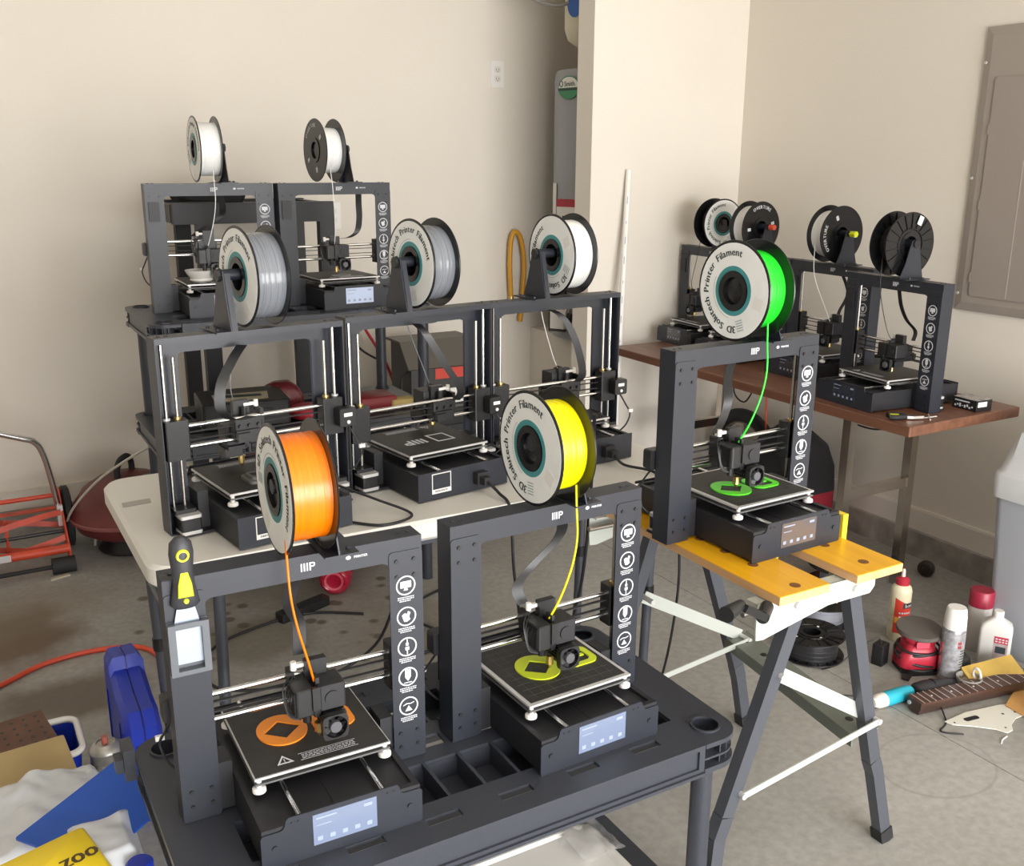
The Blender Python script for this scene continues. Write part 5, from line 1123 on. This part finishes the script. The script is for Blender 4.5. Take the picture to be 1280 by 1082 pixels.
o = part('black_bag', MB(T((.93, 3.95, 1.327))).loft([[(x + .012 * math.sin(7 * z * 30 + x * 40), y, z + .01 * math.sin(x * 45)) for x, y in rrect(-a, a, -b, b, .04)] for z, a, b in ((.0, .13, .10), (.03, .14, .11), (.05, .10, .08), (.06, .05, .04))]), blk_soft, smooth=60); tag(o, 'limp black bag on the rack seen through the upper left printer', 'bag')
# grey and red charger standing on a chest behind the middle printer
cb = thing('tool_chest', 'low black tool chest on the floor behind the middle printer', 'tool chest', (1.80, 3.85, 0)); part('chest_body', MB().rslab(-.22, .26, -.16, .16, 0, .465, .01, 3), blk, cb); 
for z in (.04, .17, .30): part('drawer', MB().box(-.20, .24, -.170, -.16, z, z + .09), steel_blk2, cb)
hc = thing('battery_charger', 'grey hooded charger with a red label on the black chest', 'charger', (1.80, 3.83, .467))
part('charger_body', MB(Matrix(((0, 0, 1, 0), (1, 0, 0, 0), (0, 1, 0, 0), (0, 0, 0, 1)))).prism([(-.09, 0), (.12, 0), (.12, .27), (-.02, .27), (-.09, .18)], -.13, .17), mat('charcoal_charger', (.035, .033, .032), .5), hc)
part('hood', MB(Matrix(((0, 0, 1, 0), (1, 0, 0, 0), (0, 1, 0, 0), (0, 0, 0, 1)))).prism([(-.11, .17), (-.02, .275), (.13, .275), (.13, .265), (-.015, .265), (-.10, .165)], -.15, .19), mat('olive_grey_hood', (.10, .09, .075), .5), hc)
part('red_label', MB().box(-.02, .14, -.0925, -.09, .115, .16), mat('red_orange_label', (.55, .05, .03), .5), hc); part('white_panel', MB().box(.05, .16, -.094, -.09, .0, .07), white, hc)
part('jumper_lead', MB().tube([(-.13, -.05, .15), (-.17, -.08, .12), (-.17, -.09, .03), (-.12, -.10, .02)], .006, 8, smooth=6), blk_soft, hc, smooth=60)
cord('red_lead', 'red lead hanging from the wall down behind the middle printer', [(1.60, 4.27, .95), (1.62, 4.2, .80), (1.68, 4.05, .62), (1.72, 3.95, .45), (1.76, 3.7, .40)], .007, redm)
cord('black_lead', 'black lead hanging beside the red one behind the middle printer', [(1.57, 4.27, .95), (1.56, 4.2, .80), (1.58, 4.1, .68), (1.66, 4.0, .62)], .005)
for q, (x, y, sx_, sy_, sz_, m_, nm, lb_) in enumerate(((1.27, 3.18, .07, .06, .045, mat('dull_red_cord', (.22, .02, .025), .5), 'red_pouch', 'crumpled dark red pouch on the middle rear shelf by the post'), (1.36, 3.14, .045, .03, .03, mat('kraft_card', (.45, .34, .12), .7), 'small_carton', 'small yellowish carton by the right post of the rear shelf'))):
    o = part(nm, MB(T((x, y, .645))).rslab(-sx_, sx_, -sy_, sy_, 0, sz_, .012, 3, .006), m_, smooth=50); tag(o, lb_, 'pouch' if q == 0 else 'carton')
# left foreground pile
bc = thing('drill_case', 'upright blue plastic tool case beside the white table leg', 'case', (.274, 2.29, 0), math.radians(0))
bluem = mat('royal_blue_plastic', (.012, .035, .42), .4)
pr = [(-.16, 0), (.13, 0), (.15, .02), (.15, .27), (.13, .315), (.04, .33), (.03, .30), (-.05, .275), (-.13, .27), (-.16, .24)]
Mc = Matrix(((0, 0, 1, 0), (1, 0, 0, 0), (0, 1, 0, 0), (0, 0, 0, 1)))
for s_, a, b in ((-1, -.040, -.002), (1, .002, .040)):
    h_ = part('case_half', MB(Mc).loft([[(y * k, .14 + (z - .14) * k, x) for y, z in pr] for x, k in ((a, .90 if s_ < 0 else 1), (a + s_ * .0, .90 if s_ < 0 else 1), ((a + .012) if s_ < 0 else a + .0001, 1), ((b - .012) if s_ > 0 else b, 1), (b, .90 if s_ > 0 else 1))]), bluem, bc, smooth=30)
part('case_seam', MB(Mc).prism([(y * .985, .14 + (z - .14) * .985) for y, z in pr], -.002, .002), mat('navy_seam', (.006, .015, .18), .5), bc)
[part('rib', MB().box(-.043, .043, y_, y_ + .01, .03, .22), bluem, bc) for y_ in (-.13, -.08, .1)]
part('latch', MB().box(-.02, .02, -.168, -.158, .06, .09).box(-.02, .02, -.168, -.158, .17, .20), bluem, bc)
pgb = part('pegboard_offcut', MB(T((-.025, 2.25, .208)) @ RM('Z', 10) @ RM('X', 3)).box(-.22, .125, -.10, .10, 0, .006), pegm); tag(pgb, 'brown perforated pegboard piece behind the cardboard at left', 'pegboard')
mm = MB()
PM = T((-.025, 2.25, .208)) @ RM('Z', 10) @ RM('X', 3)
mm.M = PM
for i in range(13):
    for j in range(7): mm.cyl((-.205 + i * .026, -.081 + j * .027, .006), (-.205 + i * .026, -.081 + j * .027, .0064), .0042, 8)
part('peg_holes', mm, blk, pgb, kind='stuff')
cbd = part('cardboard_flap', MB(T((-.035, 2.075, .235)) @ RM('Z', 5) @ RM('X', 8)).rslab(-.25, .155, -.05, .085, 0, .005, .003, 1), mat('tan_cardboard', (.46, .34, .16), .75, var=.1, vscale=8)); tag(cbd, 'tan cardboard flap sticking out above the white bag', 'cardboard')
bk = thing('blue_bucket', 'white-rimmed blue bucket half buried behind the bag', 'bucket', (.100, 2.25, 0), math.radians(0))
part('bucket_wall', MB().loft([[(x, y, z) for x, y in rrect(-a, a, -b, b, .03)] for z, a, b in ((0, .033, .055), (.20, .048, .08))], cap=False), bluem, bk, smooth=40)
part('rim', MB().tube([(x, y, .20) for x, y in rrect(-.050, .050, -.082, .082, .030)], .008, 8, closed=True), white, bk, smooth=60); part('bucket_base', MB().box(-.045, .045, -.06, .06, .0, .003), bluem, bk)
spn = thing('spray_paint_can', 'dusty silver spray can with a red nozzle between bag and blue case', 'spray can', (.193, 2.165, 0))
part('can_body', MB().lathe([(.033, 0), (.034, .004), (.034, .19), (.0365, .193), (.0365, .197), (.030, .205), (.022, .212), (.020, .212), (.018, .208), (0, .208)], 28, cap=False), mat('dusty_tin', (.42, .40, .36), .4, metal=.6, var=.3, vscale=30), spn, smooth=40)
part('valve_nozzle', MB().cyl((0, 0, .208), (0, 0, .226), .007, 12), mat('dull_red_nozzle', (.45, .12, .09), .5), spn)
part('label_print', wrap(.0345, 180, 300, .02, .17), mat('can_print', (.20, .19, .17), .5, var=.9, vscale=70), spn)
# white plastic shopping bag heap
def heap(x0, x1, y0, y1, fn, N=60):
    m = MB(); vs = []; fs = []
    for i in range(N + 1):
        for j in range(N + 1):
            x = x0 + (x1 - x0) * i / N; y = y0 + (y1 - y0) * j / N; vs.append((x, y, fn(x, y, i / N, j / N)))
    for i in range(N):
        for j in range(N): a = i * (N + 1) + j; fs.append((a, a + N + 1, a + N + 2, a + 1))
    n0 = len(vs)
    per = [i * (N + 1) for i in range(N + 1)] + [N * (N + 1) + j for j in range(1, N + 1)] + [i * (N + 1) + N for i in range(N - 1, -1, -1)] + [j for j in range(N - 1, 0, -1)]
    vs += [(vs[k][0], vs[k][1], 0.) for k in per]
    for q in range(len(per)): r_ = (q + 1) % len(per); fs.append((per[q], per[r_], n0 + r_, n0 + q))
    return m.add(vs, fs)
def bagz(x, y, u_, v_):
    e = min(u_, 1 - u_, v_, 1 - v_); base = .315 * min(1, (e * 7)) ** .5
    rid = noise.fractal(Vector((x * 7, y * 7, .3)), 1.0, 2.0, 4) * .022 + abs(noise.noise(Vector((x * 14 + y * 6, y * 5, 2.)))) * .02
    return max(.01, base - .05 * v_ + rid)
bagm = mat('translucent_white_bag', (.66, .69, .74), .35, bump=.5, bscale=25)
o = part('plastic_shopping_bag', heap(-.26, .215, 1.655, 2.035, bagz), bagm, smooth=60); tag(o, 'crumpled white plastic bag heaped at the lower left', 'bag')
bs = part('blue_folder', MB(T((.161, 1.725, .342)) @ RM('Z', 40) @ RM('X', 4)).rslab(-.150, .130, -.085, .085, -.002, .002, .004, 2), mat('bright_blue_card', (.004, .085, .50), .45)); tag(bs, 'bright blue folder lying across the white plastic bag', 'folder')
def bag2(x, y, u_, v_):
    e = min(u_, 1 - u_, v_, 1 - v_); return .30 + .062 * min(1, e * 5) ** .5 + noise.fractal(Vector((x * 9, y * 9, 4.3)), 1., 2., 3) * .014
o = part('small_plastic_bag', MB(), bagm) if False else None
m2 = MB(); N = 40; vs = []; fs = []
for i in range(N + 1):
    for j in range(N + 1):
        x = .055 + .130 * i / N; y = 1.52 + .185 * j / N; vs.append((x, y, bag2(x, y, i / N, j / N)))
for i in range(N):
    for j in range(N): a = i * (N + 1) + j; fs.append((a, a + N + 1, a + N + 2, a + 1))
m2.add(vs, fs)
# ------------------------------------------------------------------ bag folds near the yellow package
o = part('gathered_plastic_bag', m2, bagm, smooth=60); so2 = o.modifiers.new('thickness', 'SOLIDIFY'); so2.thickness = .002; tag(o, 'gathered white bag opening beside the yellow package', 'bag')
yp = thing('yellow_package', 'yellow packet with dark lettering in the bottom left corner', 'package', M=T((.035, 1.555, .372)) @ RM('Z', 17) @ RM('X', 12))
part('packet', MB().rslab(-.14, .075, -.08, .045, -.012, .012, .010, 4, .008), yellowm, yp, smooth=50)
mm = MB(); text(mm, 'zoo', .040, T((.040, -.030, .0126)), bold=.0014); part('packet_lettering', mm, mat('dark_brown_ink', (.06, .035, .01), .5), yp)
o = part('blue_tub', MB(T((.166, 1.515, .325))).lathe([(.022, 0), (.022, .03), (.018, .034), (0, .034)], 24, cap=False), bluem, smooth=40); tag(o, 'dark blue tub poking out of the gathered bag by the shelf unit', 'tub')
# under the white table
rb = thing('red_drink_bottle', 'translucent red bottle lying on the floor beneath the white table', 'bottle', M=T((1.067, 3.09, .056)) @ RM('Z', 62) @ RM('Y', 90))
part('bottle_body', MB().lathe([(.028, .006), (.040, 0), (.050, .006), (.055, .02), (.055, .17), (.040, .21), (.022, .225), (.022, .25)], 32), mat('translucent_red', (.50, .015, .05), .15, trans=.4), rb, smooth=40); part('base_ring', MB().lathe([(.034, -.002), (.034, .003), (.026, .005), (.026, -.001)], 28, cap=False), mat('pinkish_base', (.65, .12, .16), .3), rb, smooth=40)
cord('coiled_lead', 'black lead curving over the floor under the white table', [(1.0, 2.35, .35), (.98, 2.5, .1), (.8, 2.55, .006), (.55, 2.65, .006), (.6, 2.9, .006), (.9, 3.0, .006), (1.1, 2.9, .006)], .0045)
cord('floor_lead', 'black cord with a loop on the floor between the two front printers', [(1.55, 3.0, .006), (1.30, 2.9, .006), (1.22, 2.75, .02), (1.28, 2.6, .006), (1.15, 2.55, .006), (1.05, 2.6, .006)], .0045)
pw = thing('power_strip', 'dark power strip lying on the floor under the white table', 'power strip', (.93, 3.02, 0), math.radians(20)); part('strip_body', MB().rslab(-.10, .10, -.022, .022, 0, .03, .006, 3), blk, pw); part('socket_row', MB().box(-.08, .08, -.012, .012, .03, .032), steel_blk2, pw)
# shavings on the floor
for i, (x, y, a) in enumerate(((2.637, 2.587, 10), (1.35, 1.47, 70), (2.30, 1.36, 20))):
    o = part('filament_scrap', MB(T((x, y, .002)) @ RM('Z', a)).tube([(.03 * math.cos(k * .55) * (1 + k * .1), .02 * math.sin(k * .55) * (1 + k * .05), 0) for k in range(9)] if i == 0 else [(-.02, 0, 0), (0, .003, 0), (.025, -.002, 0)], .0018, 6, smooth=4), white)
    tag(o, ('curled white filament scrap on the open floor left of the workbench crank', 'short white shaving on the floor right of the near shelf unit', 'short pale shaving on the floor near the pickguard')[i], 'scrap', 'filament scraps')
